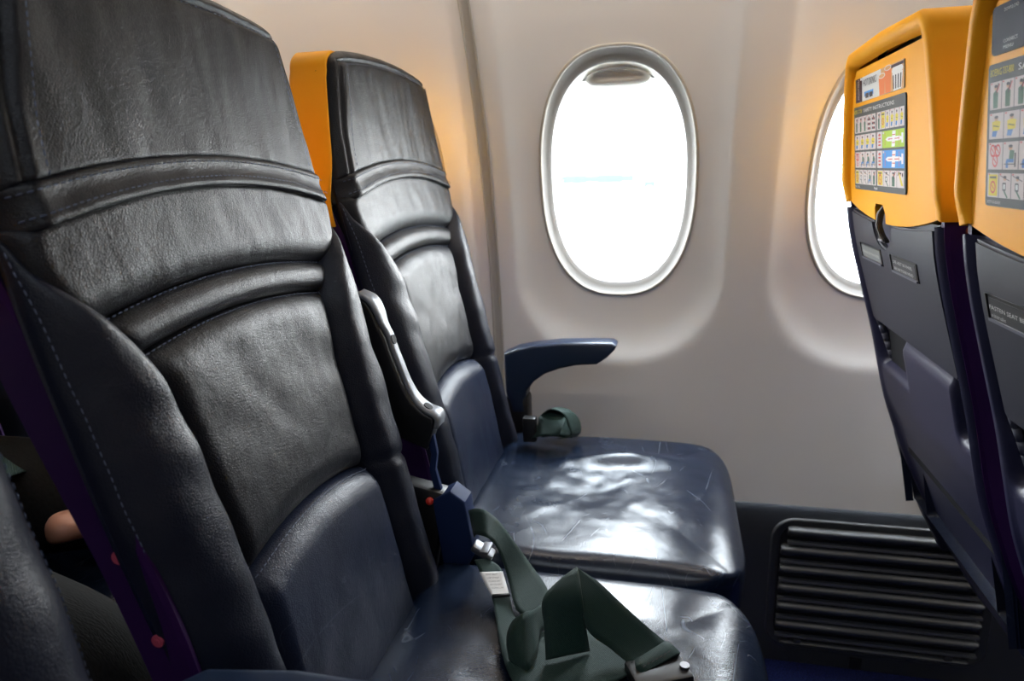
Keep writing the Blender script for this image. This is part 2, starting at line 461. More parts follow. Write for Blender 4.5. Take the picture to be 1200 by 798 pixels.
# ceiling: bins either side and a raised aisle ceiling
prof = [(yw+.02, ZT+EYE), (1.02, 1.64), (.62, 1.60), (.22, 1.66), (.10, 1.78), (.06, 1.95), (-.05, 2.08), (YC, 2.12)]
prof += [(2*YC-y, z) for y, z in prof[-2::-1]]
V = [(x, y, z) for y, z in prof for x in (XL, XR)]
structure(mesh_obj('ceiling', V, [(2*i, 2*i+1, 2*i+3, 2*i+2) for i in range(len(prof)-1)], M['ceil'], None, False))
structure(box_obj('wall_front', (XR+.02, YC, 1.05), (.04, 3.7, 2.3), M['ceil']))
structure(box_obj('wall_rear', (XL-.02, YC, 1.05), (.04, 3.7, 2.3), M['ceil']))
# outside: apron with a painted line and two low distant things
ap = structure(mesh_obj('ground', [(-900, 2.6, -2), (900, 2.6, -2), (900, 900, -2), (-900, 900, -2)], [(0, 1, 2, 3)], M['apron'], None, False))
ap2 = structure(mesh_obj('ground', [(-900, -3.3, -2), (900, -3.3, -2), (900, -900, -2), (-900, -900, -2)], [(0, 3, 2, 1)], M['apron'], None, False))
mesh_obj('painted_line', [tuple(at_z(702, 306.5, -1.99)), tuple(at_z(746, 306, -1.99)), tuple(at_z(744, 305, -1.99)), tuple(at_z(704, 305.5, -1.99))], [(0, 1, 2, 3)], M['line'], ap, False)
def far_block(name, u0, u1, vb, vt, label, cat):
    a, b = at_z(u0, vb, -2), at_z(u1, vb, -2); k = a.y
    h = at_y(u0, vt, a.y).z+2
    return a, b, h
a, b, h = far_block('', 647, 738, 217, 206, '', '')
t = empty('boundary_fence', ((a.x+b.x)/2, a.y, -2), 'low pale blue fence far away across the apron, seen through the middle window', 'fence')
L = b.x-a.x
for i in range(7):
    x = lerp(-L/2, L/2, (i+.5)/7)
    box_obj('panel', (x, 0, h*.5+.1), (L/7*.96, .12, h*(.8+.25*math.sin(i*2.1)**2)), M['pale_blue'], t)
for i in range(8):
    box_obj('post', (lerp(-L/2, L/2, i/7), 0, h*.5), (.2, .2, h), M['pale_blue'], t)
a, b, h = far_block('', 754, 768, 221, 211, '', '')
t = empty('service_cart', ((a.x+b.x)/2, a.y, -2), 'small pale blue cart far out on the apron, right of the distant fence', 'cart')
box_obj('cart_body', (0, 0, h*.6), (b.x-a.x, 1.6, h*.7), M['pale_blue'], t, .1)
for sx in (-.35, .35):
    bm = bmesh.new(); cyl(bm, (sx*(b.x-a.x), -.9, .3), (sx*(b.x-a.x), .9, .3), .3, n=14); bm_obj('wheel', bm, M['black'], t)

# ------------------------------------------------------------------ vent grille in the lower panel
GX0, GX1, GZ0, GZ1 = .232, .672, -1.05, -.735
g = empty('air_grille', ((GX0+GX1)/2, kick_y((GZ0+GZ1)/2), (GZ0+GZ1)/2+EYE), 'charcoal slatted air grille in the dark lower wall panel', 'grille')
gl = g.location
def gpt(x, z, d): return Vector((x, kick_y(z)-d, z+EYE))-gl
def rrect(x0, x1, z0, z1, r, n=8):
    P = []
    for cx, cz, a0 in ((x1-r, z1-r, 0), (x0+r, z1-r, PI/2), (x0+r, z0+r, PI), (x1-r, z0+r, 1.5*PI)):
        for k in range(n+1): a = a0+PI/2*k/n; P.append((cx+r*math.cos(a), cz+r*math.sin(a)))
    return P
def frame_rows(rows):
    V = []; 
    for ins, r, d in rows:
        for x, z in rrect(GX0+ins, GX1-ins, GZ0+ins, GZ1-ins, r): V.append(gpt(x, z, d))
    n = len(V)//len(rows)
    return V, [(j*n+k, j*n+(k+1) % n, (j+1)*n+(k+1) % n, (j+1)*n+k) for j in range(len(rows)-1) for k in range(n)]
mesh_obj('grille_frame', *frame_rows([(-.001, .05, -.004), (0, .05, .004), (.003, .047, .0065), (.006, .045, .004), (.015, .038, .004), (.018, .034, .002), (.02, .032, -.012)]), M['kick'], g)
mesh_obj('grille_backing', [gpt(x, z, .0008) for x, z in rrect(GX0+.004, GX1-.004, GZ0+.004, GZ1-.004, .045)], [tuple(range(36))], M['black'], g, False)
bar = None
nsl = 7; 
for i in range(nsl):
    zc = -.764-.0455*i
    ins = .018 if i in (0,) else .0
    xa, xb = GX0+.021+(.012 if i in (0, nsl-1) else 0), GX1-.021-(.012 if i in (0, nsl-1) else 0)
    V = []; sec = [(-.0125, .001), (-.0125, .005), (-.004, .011), (.003, .019), (.008, .021), (.0115, .018), (.0125, .009), (.0125, .001)]
    if i == nsl-1: sec = [(z*.6, d*.7) for z, d in sec]
    for x in (xa, xa+.006, xb-.006, xb):
        f = .75 if x in (xa, xb) else 1
        for z, d in sec: V.append(gpt(x, zc+z*f, d*f))
    F = grid_faces(len(sec)-1, 3)+[tuple(range(len(sec))), tuple(range(3*len(sec), 4*len(sec)))[::-1]]
    mesh_obj('slat', V, F, M['slat'], g, True)
    if i < nsl-1:
        bm = bmesh.new()
        p = gpt(0, zc-.0235, .009)
        add_box(bm, ((xa+xb)/2-gl.x, p.y, p.z), (xb-xa, .010, .006)); bm_obj('thin_slat', bm, M['slat'], g)
for u in (275, 795):
    x = .30 if u == 275 else .60
    p = gpt(x, GZ0+.024, .008); box_obj('grille_clip', p, (.016, .012, .012), M['kick'], g, .002)
p = Vector((.425, kick_y(-1.075)-.001, -1.073+EYE)); 
box_obj('drain_slot', p, (.026, .006, .026), M['black'], KICK, .002)
# ================================================================== SEATS
# profiles over eye-relative height z
face_x = smooth_interp([(-.70, -.285), (-.348, -.355), (-.104, -.404), (-.03, -.422), (.06, -.435), (.2, -.447)], .05)
_rx = smooth_interp([(.20, .2635), (-.09, .2931), (-.14, .305), (-.205, .325), (-.285, .35), (-.41, .382), (-.51, .42), (-.62, .475), (-.78, .57), (-.9, .68)], .03)
PITCH = .762
def rear_x(z): return _rx(z)-PITCH
half_o = smooth_interp([(-.02, .214), (-.1, .217), (-.25, .216), (-.41, .207), (-.6, .204)], .03)     # outer edge of the side bolsters
half_s = smooth_interp([(-.03, .212), (-.06, .203), (-.08, .182), (-.098, .165), (-.127, .147), (-.15, .137), (-.204, .129), (-.286, .124), (-.344, .125), (-.42, .126), (-.6, .136)], .012)
half_r = smooth_interp([(.0, .215), (-.06, .214), (-.27, .211), (-.6, .207)], .03)      # plastic side rail
def head_half(z):
    return interp([(-.02, .214), (.05, .206), (.11, .193), (.18, .174)])(z)
CA, SA = math.cos(math.radians(9)), math.sin(math.radians(9))
def yoff(z): return .009*sstep(-.08, -.40, z)        # the backrest leans a touch towards the window
def surf(y, z, h): return Vector((face_x(z)+h*CA, y+yoff(z), z+EYE+h*SA))
def edge01(d, r):
    t = max(0, 1-max(0, d)/r); return math.sqrt(max(0, 1-t*t))
def dense(n, k=.55):
    return [lerp(i/n, .5-.5*math.cos(PI*i/n), k) for i in range(n+1)]
class Pad:
    def __init__(s, yl, yr, zb, zt, puff=.010, tuck=.008, r=(.02, .02, .02, .02), extra=None, base=None, topround=0):
        s.__dict__.update(locals())
    def yz(s, u, v):
        ym = 0
        z0 = lerp(s.zb(ym), s.zt(ym), v)
        l, r_ = s.yl(z0), s.yr(z0)
        y = lerp(l, r_, u); z = lerp(s.zb(y), s.zt(y), v)
        if s.topround:
            q = s.topround; dz = s.zt(y)-z
            if dz < q:
                k = q-math.sqrt(max(0, q*q-(q-dz)**2)); y *= (abs(r_)-k*abs(2*u-1)**2)/abs(r_)
        return y, z, l, r_
    def P(s, u, v, lift=0):
        y, z, l, r_ = s.yz(u, v)
        rl, rr, rb, rt = s.r
        e = edge01(u*(r_-l), rl)*edge01((1-u)*(r_-l), rr)*edge01(z-s.zb(y), rb)*edge01(s.zt(y)-z, rt) if not s.topround else \
            edge01(u*(r_-l), rl)*edge01((1-u)*(r_-l), rr)*edge01(z-s.zb(y), rb)*edge01((1-v)*(s.zt(0)-s.zb(0)), rt)
        h = -s.tuck+(s.puff+s.tuck)*e
        if s.extra: h += s.extra(y, z, u, v)*(1 if s.base else e)
        return surf(y, z, h+lift)
    def build(s, name, nu, nv, m, parent):
        us, vs = dense(nu), dense(nv)
        V = [s.P(u, v) for v in vs for u in us]
        return mesh_obj(name, V, grid_faces(nu, nv), m, parent)
def stitch_mesh(paths, pitch=.0066, ln=.0042, w=.0013):
    """short thread boxes along 3D polylines"""
    V, F = [], []
    for path in paths:
        acc = 0
        for a, b in zip(path, path[1:]):
            d = (b-a); L = d.length
            if L < 1e-6: continue
            d /= L; side = d.cross(Vector((1, 0, .2))).normalized(); nn = side.cross(d)
            t = -acc
            while t < L:
                if t >= 0:
                    p = a+d*t; q = len(V)
                    for e, wd in ((0, w*.6), (ln*.5, w), (ln, w*.6)):
                        c = p+d*e
                        V += [c-side*wd*.5, c+side*wd*.5, c+nn*w*.45]
                    for k in (0, 3):
                        F += [(q+k, q+k+3, q+k+5, q+k+2), (q+k+1, q+k+2, q+k+5, q+k+4)]
                t += pitch
            acc = L-(t-pitch) if t > 0 else acc+L
            acc = max(0, pitch-(t-L)) if t > L else acc
    return V, F
def nz(*a): return noise.noise(Vector(a))

band_t = lambda y: .0155-.52*y*y
band_b = lambda y: -.0055-.62*y*y
l1 = lambda y: -.086-.55*y*y
l2 = lambda y: -.120-.62*y*y
lum = lambda y: -.326-1.15*y*y
HEAD = Pad(lambda z: -head_half(z), head_half, (lambda y: band_t(y)-.004), lambda y: .174-.40*y*y, puff=.012, tuck=.014, r=(.026, .026, .010, .026), topround=.028,
           extra=lambda y, z, u, v: -.005*math.exp(-((min(head_half(z)-abs(y), (.174-.40*y*y-z)*1.0)-.019)/.0032)**2)+.0016*nz(y*30+z*8, z*9, 1.3)+.0009*nz(y*60, z*14, 8))
UPPER = Pad(lambda z: -half_s(z), half_s, l1, lambda y: band_b(y)+.004, puff=.011, tuck=.008, r=(.016, .016, .03, .012),
            extra=lambda y, z, u, v: .0014*nz(y*75+z*10, z*12, 3.1)*math.exp(-((y-.03)/.13)**2)+.001*nz(y*40, z*40, .2))
ROLL = Pad(lambda z: -half_s(z)-.002, lambda z: half_s(z)+.002, l2, l1, puff=.0085, tuck=.008, r=(.02, .02, .016, .016))
CENTRE = Pad(lambda z: -half_s(z), half_s, lum, l2, puff=.013, tuck=.007, r=(.022, .022, .03, .028),
             extra=lambda y, z, u, v: -.004*math.exp(-((z+.2)/.07)**2-(y/.09)**2)+.0022*nz(y*20+z*16, z*16-y*10, 5.2)*math.exp(-((z+.20)/.09)**2)+.0005*nz(y*55, z*40, 2.2))
LUMBAR = Pad(lambda z: -half_s(z), half_s, lambda y: -.60, lum, puff=.020, tuck=.008, r=(.020, .020, .02, .030),
             extra=lambda y, z, u, v: .004*math.exp(-((z+.42)/.07)**2)+.0014*nz(y*30+2, z*24, 7.7))
bolx = interp([(-.02, 0), (-.08, .008), (-.15, .016), (-.30, .021), (-.40, .024), (-.6, .026)])
def bol_extra(y, z, u, v):
    t = u if y > 0 else 1-u
    return bolx(z)*math.sin(PI*min(1, t*1.05)**.8)**.8-.007*math.exp(-((z+.347+.02*(u-.3))/.0045)**2)*sstep(.95, .5, u)+.0028*nz(y*22+z*8, z*28, 4.4)
def bolster(sgn, zlo, zhi):
    i, o = (lambda z: sgn*half_s(z)), (lambda z: sgn*half_o(z))
    rr = (.022, .034, .014, .014) if sgn > 0 else (.034, .022, .014, .014)
    ex = bol_extra if sgn > 0 else (lambda y, z, u, v: bolx(z)*math.sin(PI*min(1, (1-u)*1.05)**.8)**.8+.0034*nz(y*22+z*8, z*26, 9))
    return Pad((o if sgn < 0 else i), (i if sgn < 0 else o), lambda y: zlo, lambda y: zhi, puff=.012, tuck=.008, r=rr, extra=ex)

def path_v(pad, u, v0, v1, n, lift): return [pad.P(u, lerp(v0, v1, k/n), lift) for k in range(n+1)]
def path_u(pad, v, u0, u1, n, lift): return [pad.P(lerp(u0, u1, k/n), v, lift) for k in range(n+1)]

def cushion_mesh(seed, rough_amp, X0=-.315, X1=.122, HY=.2385, ZT_=-.520, TH=.115):
    """rounded leather box: dense top wrapped over the sides"""
    NU, NV = 110, 110; rr = .034; V = []
    cx, cy = (X0+X1)/2, 0; hx, hy = (X1-X0)/2, HY
    def prof(t):           # t in 0..1 from centre (0) to skirt bottom (1): returns inset fraction path
        return t
    us = dense(NU, .75)
    for v in us:
        for u in us:
            a, b = u*2-1, v*2-1
            # square disc: outer 14 percent of the parameter range is the skirt
            k = max(abs(a), abs(b)); lim = .90
            if k <= lim:
                px, py = a/lim, b/lim; drop = 0
            else:
                px, py = a/k, b/k; drop = (k-lim)/(1-lim)
            # rounded plan corners
            n_ = 7 if px < 0 else 5.5
            s = (abs(px)**n_+abs(py)**n_)**(1/n_); m = max(abs(px), abs(py))
            f = m/s if s > 1e-6 else 1
            px2, py2 = px*f, py*f
            x, y = cx+px2*hx, cy+py2*hy
            dx, dy = hx*(1-abs(px2)), hy*(1-abs(py2))
            frr = .060 if px > 0 else .03
            ex, ey = edge01(dx, frr if px > 0 else rr), edge01(dy, rr)
            edge = ex*ey
            z = ZT_-.030*(1-edge)
            # loose, sat-in top
            c = max(0, 1-(px/0.95)**2)*max(0, 1-(py/.95)**2)
            z += .006*c-.016*math.exp(-((px+.15)/.38)**2-((py+.05)/.40)**2)
            if rough_amp:
                z += rough_amp*c**.6*(nz(x*6+seed, y*7, .5)*.007+nz(x*13+y*9, y*15+seed, 2.1)*.0012)
                z += rough_amp*.008*math.exp(-((y-.10-.10*(x+.15))/.022)**2-((x+.07)/.085)**2)
            z += .0015*nz(x*40, y*40, seed)*c
            z -= max(0, px-.45)**2*.030
            if drop: z -= drop*TH; x += drop*.11*max(0, -px)**2; inn = .010*drop*drop; x -= math.copysign(inn, px)*(abs(px) > .9); y -= math.copysign(inn, py)*(abs(py) > .9)
            V.append((x, y, z+EYE))
    return V, grid_faces(NU, NV)

# --- rear shell outline helpers
def orange_half(z):
    return interp([(-.10, .212), (-.055, .221), (-.03, .222), (.02, .215), (.06, .207), (.11, .195), (.15, .184), (.2, .178)])(z)
def build_seat(yc, x0, label, group):
    root = empty('airline_seat', (x0, yc, 0), label, 'seat', group)
    HEAD.build('headrest', 110, 96, M['leather'], root)
    # flap across the foot of the headrest
    V = []; NU = 60
    secs = [(-.06, .002), (0, .0125), (.08, .0145), (.2, .0138), (.35, .013), (.55, .0145), (.8, .0165), (.95, .0175), (1.0, .015), (1.0, .004)]
    for t, h in secs:
        for i in range(NU+1):
            y = .2145*math.sin(PI/2*lerp(-1, 1, i/NU)*.999); z = lerp(band_t(y)+.002, band_b(y)-.004, t)
            hh = h-.034*(max(0, abs(y)-.192)/.0225)**1.6+.0012*nz(y*40, t*2, 3.3)
            V.append(surf(y, z, hh))
    fp = mesh_obj('headrest_flap', V, grid_faces(NU, len(secs)-1), M['leather'], root)
    def flap_row(t, h):
        out = []
        for i in range(81):
            y = lerp(-.205, .205, i/80); out.append(surf(y, lerp(band_t(y), band_b(y), t), h-.034*(max(0, abs(y)-.192)/.0225)**1.6))
        return out
    for t_, h_ in ((.14, .0146), (.80, .0186)):
        sV, sF = stitch_mesh([flap_row(t_, h_)]); mesh_obj('stitching', sV, sF, M['thread'], fp, False)
    UPPER.build('upper_back_panel', 64, 44, M['leather'], root)
    ROLL.build('back_roll', 50, 20, M['leather'], root)
    c = CENTRE.build('centre_back_panel', 64, 64, M['leather'], root)
    lb = LUMBAR.build('lumbar_panel', 56, 56, M['leather_blue'], root)
    bs = []
    for sgn in (-1, 1):
        for lo, hi, nv in ((-.60, -.035, 120),):
            p = bolster(sgn, lo, hi); p.build('side_bolster', 30, nv, M['leather_side'], root); bs.append((p, sgn))
    # seams
    paths = [path_u(ROLL, .985, .05, .95, 60, .003), path_u(CENTRE, .993, .04, .96, 60, .003), path_u(LUMBAR, .985, .04, .96, 60, .003)]
    for p, sgn in bs:
        uo = .07 if sgn < 0 else .93
        paths.append(path_v(p, uo, .02, .98, 80, .0012))
    paths.append([HEAD.P(.078, lerp(.02, .86, k/60), .0012) for k in range(61)])
    paths.append([HEAD.P(.922, lerp(.02, .86, k/60), .0012) for k in range(61)])
    paths.append([HEAD.P(lerp(.085, .915, k/60), .862, .0012) for k in range(61)])
    for pth in paths:
        sV, sF = stitch_mesh([pth]); mesh_obj('seam_stitching', sV, sF, M['thread'], root, False)
    # gusset of leather between bolster edge and rail, foam core behind
    for sgn in (-1, 1):
        V = []; NZ = 50
        for j in range(NZ+1):
            z = lerp(-.605, .0, j/NZ)
            for y, h in ((half_o(z)-.001, -.009), (half_o(z)-.001, -.013), (half_r(z)-.004, -.010+(.020 if sgn < 0 else -.006)*sstep(-.10, -.34, z)), (half_r(z)-.004, -.022)):
                V.append(surf(sgn*y, z, h))
        mesh_obj('side_cover', V, grid_faces(3, NZ, flip=sgn > 0), M['leather_blue'], root)
        # head side
        V = []
        for j in range(31):
            z = lerp(-.03, .135, j/30)
            for yy, h in ((head_half(z), -.012), (head_half(z)+.001, -.018), (orange_half(z)-.004, -.026)):
                V.append(surf(sgn*yy, z, h))
        mesh_obj('head_side_cover', V, grid_faces(2, 30, flip=sgn > 0), M['leather'], root)
    V = []; NZ = 60
    for j in range(NZ+1):
        z = lerp(-.50, .13, j/NZ); w = (half_r(z) if z < 0 else head_half(z))-.004
        for y in (-w, -w*.5, 0, w*.5, w): V.append(surf(y, z, -.014))
    for j in range(NZ+1):
        z = lerp(-.50, .13, j/NZ); w = (half_r(z) if z < 0 else head_half(z))-.004
        for y in (-w, -w*.5, 0, w*.5, w): V.append((max(surf(y, z, -.026).x, rear_x(z)+.012), y+yoff(z), z+EYE))
    n1 = 5*(NZ+1); F = grid_faces(4, NZ)+grid_faces(4, NZ, n1, True)
    for j in range(NZ):
        for e in (0, 4): F.append((j*5+e, (j+1)*5+e, n1+(j+1)*5+e, n1+j*5+e))
    for e in range(4): F.append((NZ*5+e, NZ*5+e+1, n1+NZ*5+e+1, n1+NZ*5+e)); F.append((e, n1+e, n1+e+1, e+1))
    mesh_obj('foam_core', V, F, M['core'], root, False)
    # cushion
    V, F = cushion_mesh(1.7, .8)
    cu = mesh_obj('seat_cushion', V, F, M['leather_seat'], root)
    pipe = []
    # plastic side rails with screws
    for sgn in (-1, 1):
        V = []; NZ = 60
        for j in range(NZ+1):
            z = lerp(-.62, -.035, j/NZ); y = half_r(z)
            xf, xb = face_x(z)-.010*CA-.014*sstep(-.12, -.04, z)+(.022 if sgn < 0 else -.004)*sstep(-.10, -.34, z), rear_x(z)+.004
            if xf < xb+.016: xf = xb+.016
            for yy, x in ((y-.006, xf), (y-.002, xf+.001), (y, xf-.004), (y, xb+.004), (y-.003, xb), (y-.012, xb)):
                V.append((x, sgn*yy+yoff(z), z+EYE))
        r = mesh_obj('side_rail', V, grid_faces(5, NZ, flip=sgn > 0), M['rail'], root, False)
        for z in (-.078, -.268, -.338):
            y = half_r(z); x = lerp(face_x(z)-.010+(.022 if sgn < 0 else -.004)*sstep(-.10, -.34, z), rear_x(z), .42)
            bm = bmesh.new(); yo = yoff(z); cyl(bm, (x, sgn*(y-.004)+yo, z+EYE), (x, sgn*(y+.0015)+yo, z+EYE), .0062, .005, 20)
            cyl(bm, (x, sgn*(y+.0013)+yo, z+EYE), (x, sgn*(y+.0022)+yo, z+EYE), .0022, .0022, 8)
            bm_obj('screw', bm, M['copper'] if z > -.2 else M['pink'], r, angle=40)
    # golden head shell: wraps both sides and the top, with a raised rim round the rear face
    path = []
    zs = [lerp(-.068, .125, k/30) for k in range(31)]
    for z in zs: path.append((orange_half(z), z))
    rc = .032; hw = orange_half(.15)
    for k in range(1, 12): a = PI/2*k/12; path.append((hw-rc+rc*math.cos(a)+.002*(1-k/12), .131+rc*math.sin(a)*.95))
    top = .131+rc*.95
    for k in range(1, 12): path.append((lerp(hw-rc, 0, k/12), top+.004*k/12))
    path.append((0, top+.004)); path += [(-y, z) for y, z in path[-2::-1]]
    n = len(path); V = []
    sec = [(.005, .046), (.001, .047), (0, .044), (0, -.002), (.003, -.0065), (.008, -.008), (.014, -.008), (.018, -.0055), (.021, .001), (.0225, .008)]
    for i, (y, z) in enumerate(path):
        a, b = path[max(0, i-1)], path[min(n-1, i+1)]
        ty, tz = b[0]-a[0], b[1]-a[1]; L = math.hypot(ty, tz); ny, nzv = -tz/L, ty/L        # inward normal
        for ins, d in sec:
            # the rim fades out to the flat face near the lower corners
            yy, zz = y+ny*ins, z+nzv*ins
            d = d-(.010*sstep(.03, -.05, z) if d > .03 else 0)
            fade = sstep(-.068, -.03, z); dd = d if d > 0 else d*lerp(.35, 1, fade)
            V.append((rear_x(zz)+dd, yy, zz+EYE))
    shell = mesh_obj('head_shell', V, grid_faces(len(sec)-1, n-1, flip=False), M['orange'], root)
    # rear face plate with a notch for the tray latch
    out = []
    inset = .020
    lower = lambda y: -.088+.55*y*y
    for k in range(31):
        z = lerp(lower(orange_half(-.06)-.004), .121, k/30); out.append((orange_half(z)-lerp(.003, inset, sstep(-.068, -.03, z)), z))
    out += [(hw-rc-.004+.012*math.cos(PI/2*k/6), .123+.010*math.sin(PI/2*k/6)) for k in range(1, 7)]
    half = out; out = half+[(-y, z) for y, z in half[::-1]]
    bl = -(orange_half(-.06)-.004)
    bot = []
    NY = 24; nL, nR, nT = .008, .060, -.062
    ys = [lerp(bl, nL, k/NY) for k in range(1, NY)]
    bot = [(y, lower(y)) for y in ys]+[(nL, lower(nL)), (nL, nT-.012), (nL+.012, nT), (nR-.006, nT), (nR, nT-.006), (nR, lower(nR))]+[(lerp(nR, -bl, k/NY), lower(lerp(nR, -bl, k/NY))) for k in range(1, NY)]
    poly = out+bot
    bm = bmesh.new()
    a = [bm.verts.new((rear_x(z)+.003, y, z+EYE)) for y, z in poly]; b = [bm.verts.new((rear_x(z)+.022, y, z+EYE)) for y, z in poly]
    bm.faces.new(a); bm.faces.new(b[::-1]); m = len(poly)
    side = [bm.faces.new((a[i], b[i], b[(i+1) % m], a[(i+1) % m])) for i in range(m)]
    bmesh.ops.triangulate(bm, faces=[f for f in bm.faces if len(f.verts) > 4])
    bm_obj('head_panel', bm, M['orange'], root, angle=35)
    # tray latch hook hanging in the notch
    hk = [(0, -.058), (.010, -.058), (.009, -.080), (.006, -.100), (.010, -.108), (.010, -.114), (-.006, -.114), (-.006, -.107), (-.001, -.100), (-.001, -.080)]
    def hook():
        pts = [(.006-t[0]*.2+(.010 if t[1] > -.1 else .0), t[1]) for t in hk]
        bm = bmesh.new()
        st_ = []
        for zz, yy, w, d in ((-.062, .038, .0055, .010), (-.075, .036, .0055, .000), (-.092, .028, .0045, -.005), (-.104, .021, .0045, -.004), (-.109, .019, .011, -.003), (-.115, .019, .012, -.002)):
            st_.append([bm.verts.new((rear_x(zz)+d+e, yy+s*w, zz+EYE)) for s, e in ((-1, 0), (1, 0), (1, .008), (-1, .008))])
        for p, q in zip(st_, st_[1:]):
            for i in range(4): bm.faces.new((p[i], p[(i+1) % 4], q[(i+1) % 4], q[i]))
        bm.faces.new(st_[0]); bm.faces.new(st_[-1][::-1])
        bmesh.ops.bevel(bm, geom=list(bm.edges), offset=.0015, segments=2, affect='EDGES')
        return bm_obj('tray_latch', bm, M['black'], root, angle=50)
    lt = hook()
    bm = bmesh.new(); zz = -.112
    add_box(bm, (rear_x(zz)-.003, .019, zz+EYE), (.003, .020, .003), .001); bm_obj('latch_edge', bm, M['silver'], lt)
    # navy rear shell
    NY_, NZ_ = 84, 110
    ysn = [lerp(-1, 1, i/NY_) for i in range(NY_+1)]
    V = []
    def shell_half(z): return half_r(z)-.004
    def shell_relief(y, z):
        w = shell_half(z); e = w-abs(y)
        d = 0
        d += .010*sstep(.012, .018, e)*sstep(-.285, -.262, z)                     # bed behind the tray
        hl = sstep(.040, .050, y)*sstep(.190, .182, y)*sstep(-.345, -.325, z)*sstep(-.230, -.262, z)
        hr = sstep(-.150, -.158, y)*sstep(-.190, -.185, y)*sstep(-.350, -.335, z)*sstep(-.230, -.262, z)
        d += .030*max(hl, hr)
        d += -.004*math.exp(-((e-.006)/.005)**2)                                 # raised edge
        d += .014*sstep(-.37, -.46, z)*sstep(.0, .03, e)*(1-sstep(-.5, -.62, z))*.6
        return d
    zl = [lerp(-.075, -.88, (j/NZ_)) for j in range(NZ_+1)]
    for z in zl:
        w = shell_half(z)
        yo = yoff(z)
        V.append((rear_x(z)+.030, yo-w, z+EYE)); V.append((rear_x(z)+.006, yo-w, z+EYE))
        for a_ in ysn[1:-1]: V.append((rear_x(z)+shell_relief(a_*w, z), yo+a_*(w-.002), z+EYE))
        V.append((rear_x(z)+.006, yo+w, z+EYE)); V.append((rear_x(z)+.030, yo+w, z+EYE))
    bs_ = mesh_obj('back_shell', V, grid_faces(NY_+2, NZ_, flip=True), M['shell'], root)
    # tray table panel with a scoop under the latch
    w0, w1 = .186, .184
    ztop = lambda y: -.088+.30*y*y-.0
    P = []
    for k in range(25): 
        y = lerp(w0, .066, k/24); P.append((y, ztop(y)))
    for k in range(0, 17): a_ = PI*k/16; P.append((.022+.042*math.cos(a_), -.089-.034*math.sin(a_)))
    for k in range(1, 25): y = lerp(-.022, -w0, k/24); P.append((y, ztop(y)))
    P += [(-w1, -.256), (-w1+.006, -.2615), (w1-.006, -.2615), (w1, -.256)]
    bm = bmesh.new()
    tri = bmesh.new()
    a = [bm.verts.new((0, y, z)) for y, z in P]; f = bm.faces.new(a)
    ext = bmesh.ops.extrude_face_region(bm, geom=[f]); vs = [v for v in ext['geom'] if isinstance(v, bmesh.types.BMVert)]
    for v in vs: v.co.x = -.010
    bmesh.ops.recalc_face_normals(bm, faces=bm.faces)
    fr = [e for e in bm.edges if all(v.co.x < -.005 for v in e.verts)]
    bmesh.ops.bevel(bm, geom=fr, offset=.003, segments=3, affect='EDGES')
    for k in range(1, 9):
        zc = lerp(-.09, -.26, k/9); bmesh.ops.bisect_plane(bm, geom=bm.verts[:]+bm.edges[:]+bm.faces[:], plane_co=(0, 0, zc), plane_no=(0, 0, 1))
    for v in bm.verts: v.co = Vector((rear_x(v.co.z)+.010+v.co.x, v.co.y, v.co.z+EYE))
    bmesh.ops.triangulate(bm, faces=[f for f in bm.faces if len(f.verts) > 4]); tri.free()
    tray = bm_obj('tray_table', bm, M['tray'], root, angle=30)
    for sgn, y in ((1, .188), (-1, -.178)):
        bm = bmesh.new()
        for k in range(6):
            za, zb_ = lerp(-.258, -.345, k/6), lerp(-.258, -.345, (k+1)/6)
            cyl(bm, (rear_x(za)+.008+.012*k/6, y, za+EYE), (rear_x(zb_)+.008+.012*(k+1)/6, y, zb_+EYE), .0045, n=10)
        bm_obj('tray_arm', bm, M['rail_edge'], root, smooth=True)
    # floor frame and legs
    bm = bmesh.new(); add_box(bm, (-.05, 0, EYE-.668), (.26, .40, .05), .012); bm_obj('seat_frame', bm, M['black'], root, angle=40)
    for y in (-.16, .16):
        for x0_, x1_ in ((.03, .05), (-.08, -.07)):
            bm = bmesh.new(); cyl(bm, (x0_, y, EYE-.67), (x1_, y, 0.0), .016, n=14); bm_obj('seat_leg', bm, M['metal'], root, smooth=True)
    return root
def copy_seat(src, x0, yc, label):
    r = src.copy(); link(r); r.location = (x0, yc, 0); r['label'] = label
    for ch in src.children:
        c = ch.copy(); link(c, r)
        for g_ in ch.children:
            d = g_.copy(); link(d, c)
    return r
SEATG = 'leather airline seats'
YW, YM, YA = 1.06, .575, .09
seat_m = build_seat(YM, 0, 'dark leather middle seat in the foreground, nearest whole seat, green belt on its cushion', SEATG)
seat_w = copy_seat(seat_m, 0, YW, 'dark leather window seat with crumpled cushion and golden shell edge, beside the wall')
seat_a = copy_seat(seat_m, 0, YA, 'dark leather aisle seat, only its backrest edge showing at bottom left')
seat_fw = copy_seat(seat_m, PITCH, YW, 'window seat of the row in front seen from behind, full golden head shell')
seat_fm = copy_seat(seat_m, PITCH, YM, 'middle seat of the row in front seen from behind, cut by the right edge')
seat_blocker = copy_seat(seat_m, PITCH, YA, 'unseen aisle seat added to block light in the row in front, beyond the right edge of the picture')  # out-of-view seat copy, added to keep light off the seats behind it
seat_c = copy_seat(seat_m, -PITCH, YW, 'window seat of the row behind, dark in the gap behind the passenger')
seat_b = copy_seat(seat_m, -PITCH, YM, 'leather seat of the row behind that carries the passenger in dark clothes')
